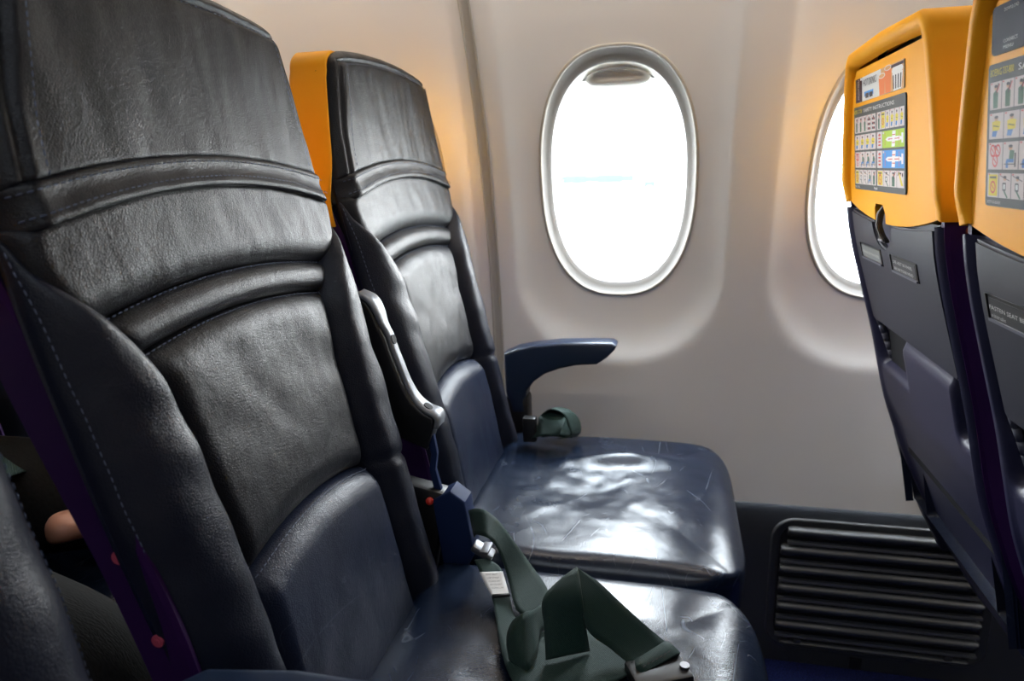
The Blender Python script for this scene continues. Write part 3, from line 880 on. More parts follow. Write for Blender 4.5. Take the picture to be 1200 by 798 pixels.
# the window seat's cushion is looser and more crumpled than its neighbour's
def kids(r, nm): return [o for o in r.children if o.name.split('.')[0] == nm]
cw = kids(seat_w, 'seat_cushion')[0]
V, F = cushion_mesh(4.2, 1.7); me = bpy.data.meshes.new('seat_cushion'); me.from_pydata(V, [], F); me.materials.append(M['leather_seat'])
me.polygons.foreach_set('use_smooth', [True]*len(me.polygons)); cw.data = me

# ------------------------------------------------------------------ armrests
ARM = [(590, 415), (605, 409), (625, 405.5), (655, 402.5), (690, 402), (717, 402.5), (722.5, 406), (720, 411), (711, 420), (699, 428), (675, 429), (655, 433), (638, 439), (625, 448), (617, 459), (615, 472), (617, 485), (600, 485), (592, 460)]
pts = [at_y(u, v, 1.322) for u, v in ARM]
arm_far = poly_extrude('armrest', [(p.x, p.z-0) for p in pts], 1.322-YW, 1.372-YW, M['arm'], seat_w, bev=.007, seg=4)
p0 = at_y(612, 478, 1.322)
box_obj('armrest_bracket', (p0.x-.012, 1.345-YW, p0.z-.03), (.05, .045, .11), M['black'], arm_far, .008)
# raised armrest between the middle and the window seat
RA = [(408, 347), (415, 347), (428, 354), (436, 366), (442, 382), (450, 397), (455, 412), (463, 432), (472, 454), (482, 472), (495, 484), (508, 491), (508, 502), (500, 528), (470, 528), (440, 500)]
q = [at_y(u, v, .802) for u, v in RA]
front = [(p.x, p.z) for p in q[:14]]
back = [(x-.045-.02*k/13, z-.012) for k, (x, z) in enumerate(front)][::-1]
arm_up = poly_extrude('armrest', front+back[1:-1], .802-YM, .832-YM, M['black'], seat_m, bev=.004)
# grey trim strip down the front of the raised armrest
V = []; st_ = catmull([(x, 0, z) for x, z in front[1:13]], 6); N_ = len(st_)
for i, p in enumerate(st_):
    t = i/(N_-1); a, b = st_[max(0, i-1)], st_[min(N_-1, i+1)]; d = (b-a).normalized(); nn = Vector((-d.z, 0, d.x)); nn = nn if nn.x > 0 else -nn
    w = interp([(0, .8), (.1, 1), (.22, .8), (.32, .40), (.62, .42), (.78, .75), (.9, 1), (1, 1)])(t)
    for yy, hgt in ((-.0135*w, .000), (-.0125*w, .003), (0, .0018), (.0125*w, .003), (.0135*w, .000)):
        c = p+nn*hgt; V.append((c.x, .817-YM+yy, c.z))
tr = solid(mesh_obj('armrest_trim', V, grid_faces(4, N_-1), M['silver'], arm_up), .003)
for i in (int(N_*.40), int(N_*.82)):
    p = st_[i]; a, b = st_[i-1], st_[i+1]; d = (b-a).normalized(); nn = Vector((-d.z, 0, d.x)); nn = nn if nn.x > 0 else -nn
    bm = bmesh.new(); c = Vector((p.x, .817-YM, p.z)); cyl(bm, c+nn*.001, c+nn*.0064, .0066, n=18); bm_obj('screw_hole', bm, M['core'], arm_up)
# pivot hardware below it: blue cover block, strap and a red pin
pb = at_y(520, 618, .80); 
vs = [at_y(u, v, .80) for u, v in ((507, 585), (528, 575), (545, 588), (556, 650), (548, 664), (520, 662))]
poly_extrude('pivot_cover', [(p.x, p.z) for p in vs], .797-YM, .832-YM, M['blue_clip'], arm_up, bev=.003)
vs = [at_y(u, v, .815) for u, v in ((502, 508), (510, 508), (514, 530), (512, 548), (519, 572), (511, 574), (505, 548), (507, 530))]
poly_extrude('pivot_strap', [(p.x, p.z) for p in vs], .808-YM, .816-YM, M['blue_clip'], arm_up, bev=.001)
rp_ = at_y(503, 588, .795); bm = bmesh.new(); bmesh.ops.create_uvsphere(bm, u_segments=14, v_segments=10, radius=.0055, matrix=Matrix.Translation((rp_.x, .797-YM, rp_.z)))
bm_obj('red_pin', bm, M['red'], arm_up, smooth=True)
bm = bmesh.new(); add_box(bm, (pb.x-.055, .815-YM, pb.z-.02), (.09, .03, .16), .006, rot=Matrix.Rotation(.2, 3, 'Y')); bm_obj('pivot_housing', bm, M['black'], arm_up, angle=40)
# lowered armrest between the aisle and the middle seat
AZ = EYE-.326
prof = [(-.36, AZ-.05), (-.34, AZ-.028), (-.31, AZ-.010), (-.24, AZ), (-.15, AZ), (-.095, AZ-.006), (-.07, AZ-.02), (-.085, AZ-.035), (-.16, AZ-.04), (-.25, AZ-.05), (-.30, AZ-.075), (-.32, AZ-.14), (-.37, AZ-.14), (-.385, AZ-.08)]
ya = (YM+YA)/2-YA
poly_extrude('armrest', prof, ya-.024, ya+.024, M['arm'], seat_a, bev=.009, seg=4)
# wall-side end bay of the seat in front (dark upright between seat and wall)
EB = [(1047, 468), (1053, 467), (1060, 500), (1072, 545), (1092, 600), (1105, 622), (1120, 640), (1100, 640), (1080, 600), (1062, 555), (1050, 510)]
q = [at_y(u, v, 1.335) for u, v in EB]
poly_extrude('armrest_support', [(p.x-PITCH, p.z) for p in q], 1.315-YW, 1.350-YW, M['tray'], seat_fw, bev=.004)
# ------------------------------------------------------------------ printed cards and placards on the seats in front
PCOL = {'grey': (.075, .08, .08), 'cell': (.56, .50, .49), 'green': (.06, .13, .09), 'yellow': (.62, .50, .05), 'blue': (.07, .18, .42), 'red': (.50, .06, .06), 'dark': (.05, .05, .06),
        'lime': (.36, .52, .04), 'sky': (.06, .26, .62), 'white': (.72, .70, .70), 'plum': (.045, .02, .028), 'tan': (.62, .33, .14), 'orange2': (.70, .18, .05), 'skin2': (.5, .3, .2), 'paper': (.62, .63, .62), 'navy': (.015, .018, .035)}
PM = {}
def pm(k):
    if k not in PM: PM[k] = mat('print_'+k, PCOL[k], .6, spec=.15)
    return PM[k]
class Print:
    """flat printed artwork on the rear plane of a seat: coordinates are left-to-right a (0..1) and bottom-to-top b (0..1)"""
    def __init__(s, y0, y1, z0, z1, lift): s.y0, s.y1, s.z0, s.z1, s.lift = y0, y1, z0, z1, lift; s.V, s.F, s.K, s.keys, s.n = [], [], [], [], 0
    def pt(s, a, b, dl):
        z = lerp(s.z0, s.z1, b); return (rear_x(z)+.003-s.lift-dl, lerp(s.y0, s.y1, a), z+EYE)
    def poly(s, pts, key, lay=1):
        if key not in s.keys: s.keys.append(key)
        i = len(s.V); s.n += 1
        s.V += [s.pt(a, b, .00006*lay+.0000004*s.n) for a, b in pts]; s.F.append(tuple(range(i, i+len(pts)))); s.K.append(s.keys.index(key))
    def rect(s, a0, a1, b0, b1, key, lay=1): s.poly([(a0, b0), (a1, b0), (a1, b1), (a0, b1)], key, lay)
    def disc(s, a, b, ra, rb, key, lay=2, n=14): s.poly([(a+ra*math.cos(2*PI*k/n), b+rb*math.sin(2*PI*k/n)) for k in range(n)], key, lay)
    def ring(s, a, b, ra, rb, key, lay=3, t=.7, n=14):
        for k in range(n):
            p, q = 2*PI*k/n, 2*PI*(k+1)/n
            s.poly([(a+ra*math.cos(p), b+rb*math.sin(p)), (a+ra*math.cos(q), b+rb*math.sin(q)), (a+t*ra*math.cos(q), b+t*rb*math.sin(q)), (a+t*ra*math.cos(p), b+t*rb*math.sin(p))], key, lay)
    def line(s, a0, b0, a1, b1, w, key, lay=3):
        d = math.hypot(a1-a0, b1-b0); na, nb = -(b1-b0)/d*w, (a1-a0)/d*w
        s.poly([(a0-na, b0-nb), (a1-na, b1-nb), (a1+na, b1+nb), (a0+na, b0+nb)], key, lay)
    def build(s, name, parent): return mesh_obj(name, s.V, s.F, None, parent, False, [pm(k) for k in s.keys], s.K)
def figure(P, a0, a1, b0, b1, kind, rnd):
    """a little person inside a pictogram cell"""
    A = lambda t: lerp(a0, a1, t); B = lambda t: lerp(b0, b1, t); w = a1-a0; h = b1-b0
    P.disc(A(.5), B(.78), w*.13, h*.085, 'skin2'); P.disc(A(.5), B(.84), w*.14, h*.06, 'dark')
    if kind == 'vest':
        P.poly([(A(.25), B(.30)), (A(.75), B(.34)), (A(.80), B(.66)), (A(.5), B(.72)), (A(.2), B(.66))], 'yellow')
        P.poly([(A(.2), B(.1)), (A(.5), B(.08)), (A(.6), B(.32)), (A(.25), B(.32))], 'blue'); P.line(A(.3), B(.52), A(.7), B(.46), w*.03, 'dark')
    elif kind == 'sit':
        P.poly([(A(.4), B(.36)), (A(.7), B(.36)), (A(.75), B(.68)), (A(.45), B(.72))], 'green'); P.poly([(A(.2), B(.26)), (A(.72), B(.26)), (A(.72), B(.38)), (A(.25), B(.38))], 'blue')
        P.poly([(A(.2), B(.06)), (A(.36), B(.06)), (A(.36), B(.3)), (A(.2), B(.3))], 'blue'); P.line(A(.82), B(.1), A(.82), B(.6), w*.05, 'dark'); P.line(A(.1), B(.2), A(.8), B(.2), w*.03, 'dark')
    elif kind == 'stand':
        P.poly([(A(.3), B(.05)), (A(.7), B(.05)), (A(.72), B(.6)), (A(.5), B(.7)), (A(.28), B(.6))], 'green'); P.line(A(.5), B(.5), A(.75), B(.93), w*.05, 'dark')
        P.line(A(.62), B(.62), A(.86), B(.9), w*.03, 'red')
    elif kind == 'belt':
        P.poly([(A(.3), B(.3)), (A(.6), B(.3)), (A(.6), B(.62)), (A(.3), B(.62))], 'dark'); P.poly([(A(.36), B(.36)), (A(.54), B(.36)), (A(.54), B(.56)), (A(.36), B(.56))], 'paper')
        P.line(A(.45), B(.3), A(.75), B(.02), w*.06, 'green'); P.line(A(.1), B(.9), A(.9), B(.7), w*.03, 'dark')
    elif kind == 'no':
        for x, y in ((.32, .7), (.68, .7), (.5, .32)):
            P.ring(A(x), B(y), w*.20, w*.20*(P.y0-P.y1)/(P.z1-P.z0), 'red'); P.line(A(x-.1), B(y+.09), A(x+.1), B(y-.09), w*.03, 'red')
    elif kind == 'warn':
        P.rect(A(.1), A(.9), B(.06), B(.94), 'yellow', 2); P.line(A(.2), B(.82), A(.8), B(.82), h*.04, 'dark'); P.ring(A(.5), B(.42), w*.26, w*.26*(P.y0-P.y1)/(P.z1-P.z0), 'red'); P.line(A(.38), B(.5), A(.62), B(.34), w*.04, 'red')
    elif kind == 'phones':
        for y in (.72, .45, .18): P.rect(A(.15), A(.85), B(y-.07), B(y+.07), 'dark', 2); P.line(A(.2), B(y+.11), A(.8), B(y-.11), w*.03, 'red')
    elif kind == 'slide':
        P.poly([(A(.2), B(.9)), (A(.36), B(.9)), (A(.9), B(.12)), (A(.6), B(.12))], 'yellow'); P.disc(A(.8), B(.75), w*.09, h*.12, 'plum'); P.line(A(.15), B(.7), A(.3), B(.95), w*.05, 'plum')
    elif kind == 'text':
        for k in range(4): P.line(A(.28), B(.2+.2*k), A(.72), B(.2+.2*k), h*.05, 'red')
    P.line(A(.06), B(.95), A(.18), B(.95), h*.025, 'red')
def safety_card(seat, xo, header_yel, header_txt):
    y0, y1, z0, z1 = .165, -.087, -.044, .080
    P = Print(y0, y1, z0, z1, .0018)
    card = box_card('safety_card', y0, y1, z0, z1, .0017, pm('grey'), seat)
    rows = [(.685, .875), (.480, .660), (.265, .455), (.065, .240)]
    lay = [[['stand', 'stand', 'stand', 'phones', 'phones'], ['stand', 'warn', 'vest', 'vest', 'vest', 'vest']],
           [['vest', 'vest', 'vest', 'vest'], ['text', ('plan', 'lime')]],
           [['no', 'sit', 'sit', 'sit'], ['text', ('plan', 'sky')]],
           [['warn', 'belt', 'belt', 'sit', 'stand'], ['warn', 'belt', 'stand', 'slide']]]
    for (b0, b1), r in zip(rows, lay):
        for (a0, a1), cells in zip(((.02, .485), (.505, .985)), r):
            if len(cells) == 2:
                am = lerp(a0, a1, .22); P.rect(a0, am-.006, b0, b1, 'cell'); figure(P, a0, am-.006, b0, b1, 'text', random)
                P.rect(am, a1, b0, b1, cells[1][1])
                ca, cb, wa, hb = (am+a1)/2+.01, (b0+b1)/2, (a1-am)/2, (b1-b0)/2
                P.poly([(ca-.75*wa, cb), (ca-.55*wa, cb+.26*hb), (ca+.55*wa, cb+.26*hb), (ca+.85*wa, cb), (ca+.55*wa, cb-.26*hb), (ca-.55*wa, cb-.26*hb)], 'white', 2)
                P.poly([(ca-.18*wa, cb-.9*hb), (ca+.12*wa, cb-.9*hb), (ca+.2*wa, cb+.9*hb), (ca-.1*wa, cb+.9*hb)], 'white', 2)
                P.poly([(ca+.7*wa, cb-.55*hb), (ca+.85*wa, cb-.55*hb), (ca+.85*wa, cb+.55*hb), (ca+.7*wa, cb+.55*hb)], 'white', 2)
                for dx, dy, L in ((-.3, 0, .2), (.3, 0, .2), (.02, .45, .14), (.02, -.45, .14)): P.line(ca+(dx-L)*wa, cb+dy*hb, ca+(dx+L)*wa, cb+dy*hb, hb*.05, 'red')
                for sx in (-.8, .5): P.line(ca+sx*wa, cb-.8*hb, ca+sx*wa, cb+.8*hb, wa*.015, 'red', 2)
                P.rect(am+.008, am+.03, b1-.03, b1-.008, 'cell', 2)
                continue
            n_ = len(cells)
            for k, kind in enumerate(cells):
                ca0, ca1 = lerp(a0, a1, k/n_), lerp(a0, a1, (k+1)/n_)-.005
                P.rect(ca0, ca1, b0, b1, 'cell'); figure(P, ca0, ca1, b0, b1, kind, random)
    P.build('printed_pictures', card)
    zz = lerp(z0, z1, .915); up = (rear_x(zz+.01)-rear_x(zz), 0, .01)
    text_mesh(header_yel, .0085, pm('yellow'), card, origin=(rear_x(zz)+.003-.0023, y0-.006, zz+EYE), up=up, width=.044)
    text_mesh(header_txt, .0075, pm('white'), card, origin=(rear_x(zz)+.003-.0023, y0-.058, zz+EYE), up=up, width=.150)
    zz = lerp(z0, z1, .02)
    text_mesh('Ryanair', .006, pm('white'), card, origin=(rear_x(zz)+.003-.0023, .052, zz+EYE), up=up)
    text_mesh('SAFETY ON BOARD', .004, pm('cell'), card, origin=(rear_x(zz)+.003-.0023, y0-.005, zz+EYE), up=up, width=.028)
    return card
def box_card(name, y0, y1, z0, z1, th, m, parent, r=.004):
    P = []
    for cy, cz, a0 in ((y0-r, z1-r, PI/2), (y1+r, z1-r, 0), (y1+r, z0+r, -PI/2), (y0-r, z0+r, PI)):
        pass
    P = [(y, z) for y, z in rrect(y1, y0, z0, z1, r, 4)]
    V = [(rear_x(z)+.003-th, y, z+EYE) for y, z in P]+[(rear_x(z)+.0032, y, z+EYE) for y, z in P]
    n = len(P); F = [tuple(range(n)), tuple(range(n, 2*n))[::-1]]+[(i, n+i, n+(i+1) % n, (i+1) % n) for i in range(n)]
    return mesh_obj(name, V, F, m, parent, False)
def drinks_card(seat):
    y0, y1, z0, z1 = .152, -.080, .086, .120
    P = Print(y0, y1, z0, z1, .0018); c = box_card('advert_card', y0, y1, z0, z1, .0017, pm('paper'), seat, .002)
    P.rect(0, .16, 0, 1, 'plum'); P.rect(.50, 1, 0, 1, 'tan'); P.rect(.50, .58, 0, 1, 'paper', 2)
    for a, h, k in ((.60, .72, 'orange2'), (.72, .92, 'orange2')):
        P.poly([(a-.05, 0), (a+.05, 0), (a+.065, h), (a-.065, h)], k, 2); P.disc(a, h, .067, .10, 'white', 3); P.disc(a, h, .055, .075, 'tan', 4)
    P.poly([(.82, 0), (.96, 0), (.985, .62), (.80, .62)], 'white', 2); P.disc(.892, .72, .10, .18, 'white', 3)
    for k in range(4): P.line(.825+.04*k, .06, .82+.045*k, .56, .010, 'dark', 3)
    P.rect(.78, 1, .84, .95, 'plum', 3); P.rect(.21, .42, .16, .36, 'sky', 1)
    P.disc(.14, .93, .02, .06, 'white', 3)
    for k in (.24, .33): P.rect(k, k+.075, .08, .28, 'dark', 3)
    P.build('printed_picture', c)
    zz = .104; up = (rear_x(zz+.01)-rear_x(zz), 0, .01); x = lambda z: rear_x(z)+.003-.0022
    text_mesh('HOT', .014, pm('dark'), c, origin=(x(.103), y0-.045, .106+EYE), up=up, width=.024)
    text_mesh('DRINKS', .014, pm('dark'), c, origin=(x(.103), y0-.073, .106+EYE), up=up, width=.040)
    text_mesh('INFLIGHT MENU', .012, pm('cell'), c, origin=(x(.09), y0-.024, .089+EYE), right=up, up=(0, 1, 0), width=.029)
def navy_card(seat):
    y0, y1, z0, z1 = .160, -.085, .087, .127
    P = Print(y0, y1, z0, z1, .0018); c = box_card('advert_card', y0, y1, z0, z1, .0017, pm('navy'), seat, .005)
    pts = [(.99, .02)]+[(.62-.10*math.sin(PI*(k/14)), lerp(.02, .98, k/14)) for k in range(15)]+[(.99, .98)]
    P.poly(pts, 'paper', 1); P.build('printed_picture', c)
    up = (rear_x(.11)-rear_x(.10), 0, .01); x = lambda z: rear_x(z)+.003-.0022
    for k, (t, zz) in enumerate((('DOWNLOAD', .120), ('CONNECT', .095), ('MENU', .090))): text_mesh(t, .004, pm('paper'), c, origin=(x(zz), y0-.024, zz+EYE), up=up, width=.026 if k < 2 else .018)
def placard(seat, yl, yr, zt, zb, lines, m, tm):
    """recessed label plate with a pale lower lip; tray surface is flush with the rear profile"""
    off = -.0004
    def pl(nm, a0, a1, b1, b0, d, mm, par, th=.0012):
        V = [(rear_x(z)+d, y, z+EYE) for y, z in ((a0, b1), (a1, b1), (a1, b0), (a0, b0))]+[(rear_x(z)+d+th, y, z+EYE) for y, z in ((a0, b1), (a1, b1), (a1, b0), (a0, b0))]
        return mesh_obj(nm, V, [(0, 1, 2, 3), (7, 6, 5, 4), (0, 4, 5, 1), (1, 5, 6, 2), (2, 6, 7, 3), (3, 7, 4, 0)], mm, par, False)
    f = pl('placard', yl, yr, zt, zb, -.0012, M['black'], seat)
    pl('placard_face', yl-.004, yr+.004, zt-.003, zb+.004, -.0016, m, f, .0006)
    pl('placard_lip', yl-.002, yr+.001, zb+.003, zb, -.0034, M['rail_edge'], f, .003)
    pl('placard_lip', yl, yl-.003, zt, zb, -.0030, M['black'], f, .003)
    up = (rear_x(-.12)-rear_x(-.13), 0, .01)
    for txt, zz, w, x in lines:
        text_mesh(txt, .006, tm, f, origin=(rear_x(zz)-.0020, x, zz+EYE), up=up, width=w)
M['plate_grey'] = mat('grey_placard_face', (.16, .18, .18), .35)
M['plate_dark'] = mat('dark_placard_face', (.020, .022, .026), .4)
for st in (seat_fw, seat_fm):
    pass
card_w = safety_card(seat_fw, 0, 'BOEING 737-800', 'SAFETY INSTRUCTIONS')
card_m = safety_card(seat_fm, 0, 'BOEING 737-800', 'SAFETY INSTRUCTIONS')
drinks_card(seat_fw); navy_card(seat_fm)
FS = [('FASTEN SEAT BELT', -.1435, .088, .140)]
placard(seat_fw, .148, .040, -.128, -.153, [('FASTEN SEAT BELT WHILE SEATED', -.1425, .092, .140)], M['plate_grey'], pm('paper'))
placard(seat_fw, -.010, -.116, -.128, -.153, [('LIFE VEST IN PANEL', -.1385, .080, -.022), ('ABOVE YOUR HEAD', -.1475, .080, -.022)], M['plate_dark'], pm('paper'))
placard(seat_fm, .166, -.005, -.128, -.155, [('FASTEN SEAT BELT WHILE SEATED', -.1420, .150, .160), ('use bottom cushion', -.1495, .03, .158)], M['plate_dark'], pm('paper'))

# ------------------------------------------------------------------ seat belts
def ribbon(stations, n=10, th=.0018):
    """stations: pairs of 3D edge points"""
    A = catmull([s[0] for s in stations], n); B = catmull([s[1] for s in stations], n)
    V, F = [], []
    nu = 6
    for a, b in zip(A, B):
        for k in range(nu+1): V.append(a.lerp(b, k/nu))
    F = grid_faces(nu, len(A)-1); return V, F
def join_ribbons(name, rs, m, parent, org):
    V, F = [], []
    for st in rs:
        v, f = ribbon([(Vector(a)-org, Vector(b)-org) for a, b in st]); o = len(V); V += v; F += [tuple(i+o for i in q) for q in f]
    return solid(mesh_obj(name, V, F, m, parent), .0018, 0)
def z7(x, y): return 460+x/2.727, 560+y/2.727
def B7(x, y, h): return at_z(*z7(x, y), EYE-.520+h)       # h above the cushion top
org = Vector((0, YM, EYE-.52)); org = B7(520, 500, 0)
belt = empty('seat_belt', org, 'dark green lap belt with white tag lying tangled on the nearest cushion', 'seat belt', 'seat belts')
arch = [(B7(244, 104, .075), B7(262, 190, .05)), (B7(266, 98, .082), B7(268, 182, .06)), (B7(300, 106, .085), B7(300, 190, .068)), (B7(345, 145, .075), B7(330, 215, .060)), (B7(395, 212, .055), B7(353, 268, .042)), (B7(440, 275, .035), B7(372, 335, .026)), (B7(492, 350, .020), B7(392, 412, .016)), (B7(500, 400, .014), B7(420, 440, .012))]
under = [(B7(300, 258, .040), B7(262, 262, .045)), (B7(345, 290, .030), B7(280, 300, .034)), (B7(372, 372, .014), B7(318, 385, .018)), (B7(395, 450, .010), B7(335, 480, .010)), (B7(470, 490, .007), B7(350, 560, .008)), (B7(550, 492, .007), B7(375, 632, .008)), (B7(630, 488, .008), B7(420, 690, .008)), (B7(710, 520, .010), B7(560, 700, .009)), (B7(770, 560, .012), B7(690, 660, .010)), (B7(800, 590, .011), B7(760, 625, .010))]
loop = [(B7(480, 395, .022), B7(495, 470, .012)), (B7(455, 420, .040), B7(470, 500, .012)), (B7(425, 428, .048), B7(462, 560, .014)), (B7(385, 455, .042), B7(440, 610, .010)), (B7(365, 510, .026), B7(420, 622, .006)), (B7(372, 580, .010), B7(430, 630, .004))]
peak = [(B7(490, 582, .012), B7(630, 552, .012)), (B7(484, 480, .040), B7(618, 470, .040)), (B7(480, 390, .064), B7(606, 380, .072)), (B7(530, 330, .078), B7(596, 310, .086)), (B7(588, 286, .088), B7(592, 288, .088))]
slope = [(B7(588, 286, .088), B7(594, 294, .086)), (B7(660, 335, .074), B7(603, 395, .064)), (B7(730, 400, .056), B7(626, 490, .038)), (B7(810, 472, .038), B7(700, 548, .022)), (B7(890, 540, .022), B7(780, 612, .016))]
join_ribbons('strap', [arch, under, loop, peak, slope], M['web'], belt, org)
# sewn end with a row of stitches, white tag with print, buckle parts
tab = join_ribbons('sewn_end', [[(B7(872, 528, .026), B7(775, 590, .021)), (B7(893, 538, .026), B7(778, 608, .021)), (B7(918, 562, .022), B7(795, 628, .017))]], M['web'], belt, org)
tab.modifiers[0].thickness = .006
pa = [B7(lerp(800, 890, k/20), lerp(604, 551, k/20), .0275)-org for k in range(21)]
sV, sF = stitch_mesh([pa], .006, .004, .0012); mesh_obj('stitching', sV, sF, M['black'], tab, False)
tg = join_ribbons('belt_tag', [[(B7(352, 300, .033), B7(278, 302, .037)), (B7(362, 335, .026), B7(297, 340, .029)), (B7(372, 372, .019), B7(318, 378, .022))]], M['tag'], belt, org)
a_, b_, c_ = B7(285, 306, .040), B7(350, 304, .036), B7(322, 372, .025)
rt_ = (b_-a_).normalized(); dn = (c_-a_); up_ = -(dn-rt_*dn.dot(rt_)).normalized()
for k, t in enumerate(('SEAT BELT', 'LAP STRAP', 'CLEAN DRY', 'NO SOLVENT', 'FASTEN LOW')):
    p = a_.lerp(B7(312, 366, .025), (k+.8)/5.6)+rt_*.003+rt_.cross(up_)*.0018-org
    text_mesh(t, .003, M['ink'], tg, origin=p, right=rt_, up=up_, width=.015)
bar = B7(322, 376, .023)-org; 
bm = bmesh.new(); cyl(bm, B7(318, 378, .022)-org, B7(374, 374, .019)-org, .0022, n=10); bm_obj('tag_bar', bm, M['black'], belt, smooth=True)
bk = B7(290, 232, .045)-org
bm = bmesh.new(); add_box(bm, bk, (.030, .020, .010), .003, rot=Matrix.Rotation(.5, 3, 'Y')); add_box(bm, bk+Vector((.004, 0, .004)), (.012, .026, .004), .0015); bm_obj('anchor_buckle', bm, M['metal'], belt, angle=40)
bk = B7(850, 628, .012)-org
bm = bmesh.new(); add_box(bm, bk, (.062, .040, .016), .004, rot=Matrix.Rotation(.45, 3, 'Z')); bu = bm_obj('buckle', bm, M['black'], belt, angle=40)
bm = bmesh.new(); cyl(bm, bk+Vector((.026, .006, .004)), bk+Vector((.026, .006, .011)), .005, n=14); bm_obj('rivet', bm, M['metal'], bu, angle=40)
# coiled belt of the window seat
def A1(x, y, h): u, v = 560+x/3.191, 360+y/3.191; return at_y(u, v, 1.225-h)
o2 = A1(290, 460, 0)
belt2 = empty('seat_belt', o2, 'dark green belt rolled up at the back of the window seat cushion by the wall', 'seat belt', 'seat belts')
r1 = [(A1(200, 490, .03), A1(225, 445, .0)), (A1(250, 480, .05), A1(228, 415, .01)), (A1(300, 478, .06), A1(232, 408, .02)), (A1(318, 440, .05), A1(262, 385, .01)), (A1(330, 400, .02), A1(290, 376, -.02))]
r2 = [(A1(232, 410, .02), A1(245, 395, -.01)), (A1(270, 382, .03), A1(300, 376, -.02)), (A1(320, 400, .03), A1(345, 386, -.02)), (A1(338, 440, .03), A1(378, 420, -.02)), (A1(345, 478, .03), A1(385, 462, -.02)), (A1(300, 492, .03), A1(370, 484, -.02))]
r3 = [(A1(238, 488, .01), A1(250, 425, -.03)), (A1(275, 482, .0), A1(285, 395, -.04)), (A1(320, 486, .0), A1(325, 398, -.04)), (A1(352, 488, .01), A1(360, 420, -.03))]
join_ribbons('strap', [r1, r2, r3], M['web'], belt2, o2)
p = A1(195, 455, .02)-o2
bm = bmesh.new(); add_box(bm, p, (.026, .02, .05), .004); bm_obj('belt_anchor', bm, M['black'], belt2, angle=40)

# ------------------------------------------------------------------ passenger behind
def skin_body(name, nodes, edges, m, parent, root=0, sub=2):
    me = bpy.data.meshes.new(name); me.from_pydata([n[0] for n in nodes], edges, []); me.materials.append(m)
    o = link(bpy.data.objects.new(name, me), parent)
    md = o.modifiers.new('skin', 'SKIN'); sv = me.skin_vertices[0].data
    for v, n in zip(sv, nodes): v.radius = (n[1], n[2] if len(n) > 2 else n[1])
    for i, v in enumerate(sv): v.use_root = i == root
    md.use_smooth_shade = True
    sd = o.modifiers.new('subdivision', 'SUBSURF'); sd.levels = sub; sd.render_levels = sub
    return o
pz = -.98
per = empty('person', (-.95, YM, 0), 'seated person in black jacket and charcoal trousers, knee showing behind the middle seat', 'person')
def L(x, y, z): return (x+.95, y-YM, z)
hip = L(-1.00, .575, .66)
legs = [(hip, .12, .13), (L(-1.02, .575, .80), .125, .11), (L(-1.00, .69, .65), .095), (L(-.78, .79, .635), .080), (L(-.60, .83, .60), .066), (L(-.58, .83, .40), .055), (L(-.60, .82, .12), .042),
        (L(-1.00, .49, .65), .095), (L(-.78, .50, .628), .088), (L(-.585, .51, .585), .072), (L(-.56, .50, .40), .056), (L(-.60, .50, .12), .042)]
skin_body('trousers', legs, [(0, 1), (0, 2), (2, 3), (3, 4), (4, 5), (5, 6), (0, 7), (7, 8), (8, 9), (9, 10), (10, 11)], M['trouser'], per)
jk = [(L(-1.00, .575, .74), .165, .13), (L(-1.03, .60, .92), .17, .13), (L(-1.05, .575, 1.08), .15, .10), (L(-1.07, .575, 1.16), .075, .065),
      (L(-1.04, .40, 1.08), .065), (L(-.98, .37, .88), .060), (L(-.86, .47, .735), .056), (L(-.765, .605, .672), .045),
      (L(-1.04, .75, 1.08), .065), (L(-.98, .83, .88), .062), (L(-.90, .84, .76), .056), (L(-.72, .80, .700), .043)]
j = skin_body('jacket', jk, [(0, 1), (1, 2), (2, 3), (2, 4), (4, 5), (5, 6), (6, 7), (2, 8), (8, 9), (9, 10), (10, 11)], M['jacket'], per)
hd = [(L(-1.07, .575, 1.17), .052), (L(-1.06, .575, 1.24), .055), (L(-1.045, .575, 1.32), .085, .075), (L(-1.055, .575, 1.40), .085, .08), (L(-1.06, .575, 1.44), .05)]
h = skin_body('head', hd, [(0, 1), (1, 2), (2, 3), (3, 4)], M['skin'], per)
for sy in (-.03, .03):
    bm = bmesh.new(); bmesh.ops.create_uvsphere(bm, u_segments=12, v_segments=8, radius=.011, matrix=Matrix.Translation(L(-.972, .575+sy, 1.355))); bm_obj('eye', bm, M['tag'], h, smooth=True)
    bm = bmesh.new(); add_box(bm, L(-1.055, .575+sy*2.75, 1.35), (.035, .014, .055), .006); bm_obj('ear', bm, M['skin'], h, angle=50)
bm = bmesh.new(); add_box(bm, L(-.962, .575, 1.335), (.026, .024, .04), .009); bm_obj('nose', bm, M['skin'], h, angle=60)
bm = bmesh.new(); add_box(bm, L(-.966, .575, 1.295), (.008, .044, .010), .003); bm_obj('mouth', bm, M['red'], h, angle=60)
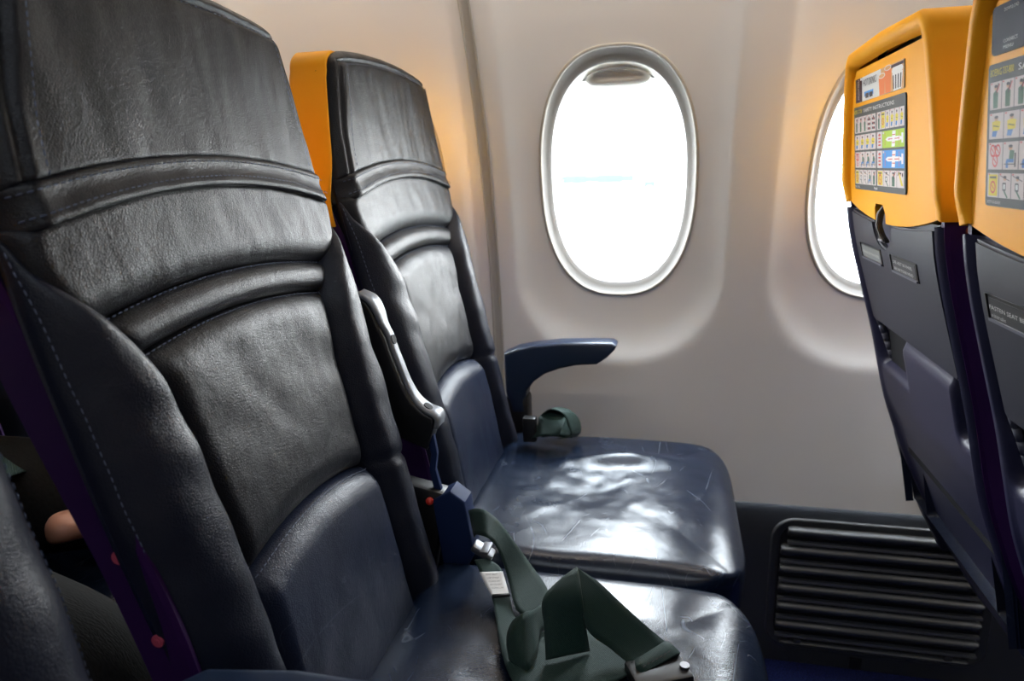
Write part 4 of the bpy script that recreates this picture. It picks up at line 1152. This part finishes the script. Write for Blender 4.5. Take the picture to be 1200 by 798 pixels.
skin_body('hair', [(L(-1.085, .575, 1.36), .075), (L(-1.075, .575, 1.425), .085, .08), (L(-1.04, .575, 1.455), .05)], [(0, 1), (1, 2)], M['hair'], per)
def hand(base, d, palm, side):
    """palm and five separate curled fingers, rooted in the cuff"""
    base, d, palm = Vector(base), Vector(d).normalized(), Vector(palm).normalized(); s = d.cross(palm)*side
    N = [(base, .026, .021), (base+d*.045, .036, .017), (base+d*.085, .038, .015)]; E = [(0, 1), (1, 2)]
    for k, (o, ln) in enumerate(((-.030, .062), (-.010, .075), (.010, .080), (.029, .072))):
        p = base+d*.088+s*o; dd = d.copy(); prev = 2
        for q in range(3):
            dd = (dd+palm*.38).normalized(); p = p+dd*ln*(.42, .32, .26)[q]
            N.append((p, .0085-.001*q)); E.append((prev, len(N)-1)); prev = len(N)-1
    p = base+d*.03-s*(-.034); prev = 1
    for q in range(3):
        p = p+(d*.8+s*.5+palm*.2*q).normalized()*.026; N.append((p, .0105-.001*q)); E.append((prev, len(N)-1)); prev = len(N)-1
    return [(tuple(a[0]),)+a[1:] for a in N], E
N1, E1 = hand(L(-.757, .625, .658), (.22, .95, -.15), (0.1, 0, -1), 1); skin_body('hand', N1, E1, M['skin'], per)
N1, E1 = hand(L(-.70, .80, .715), (.75, -.20, -.30), (0.1, 0, -1), -1); skin_body('hand', N1, E1, M['skin'], per)
for y in (.50, .82):
    bm = bmesh.new(); add_box(bm, L(-.555, y, .045), (.25, .09, .085), .03, 3); bm_obj('shoe', bm, M['black'], per, angle=60)
# zip down the jacket front
zp = [Vector(L(-.862-.03*k/20, .50, .72+.30*k/20)) for k in range(21)]
# green belt across the lap
o3 = Vector((-.88, YM, .76))
belt3 = empty('seat_belt', o3, 'dark green belt across the lap of the person behind', 'seat belt', 'seat belts')
lap = []
for k in range(9):
    a = lerp(-1, 1, k/8); y = YM+.19*a; x = -.835-.05*a*a
    lap.append((Vector((x, y, .722-.045*a*a)), Vector((x-.04, y, .744-.045*a*a))))
join_ribbons('strap', [lap], M['web'], belt3, o3)
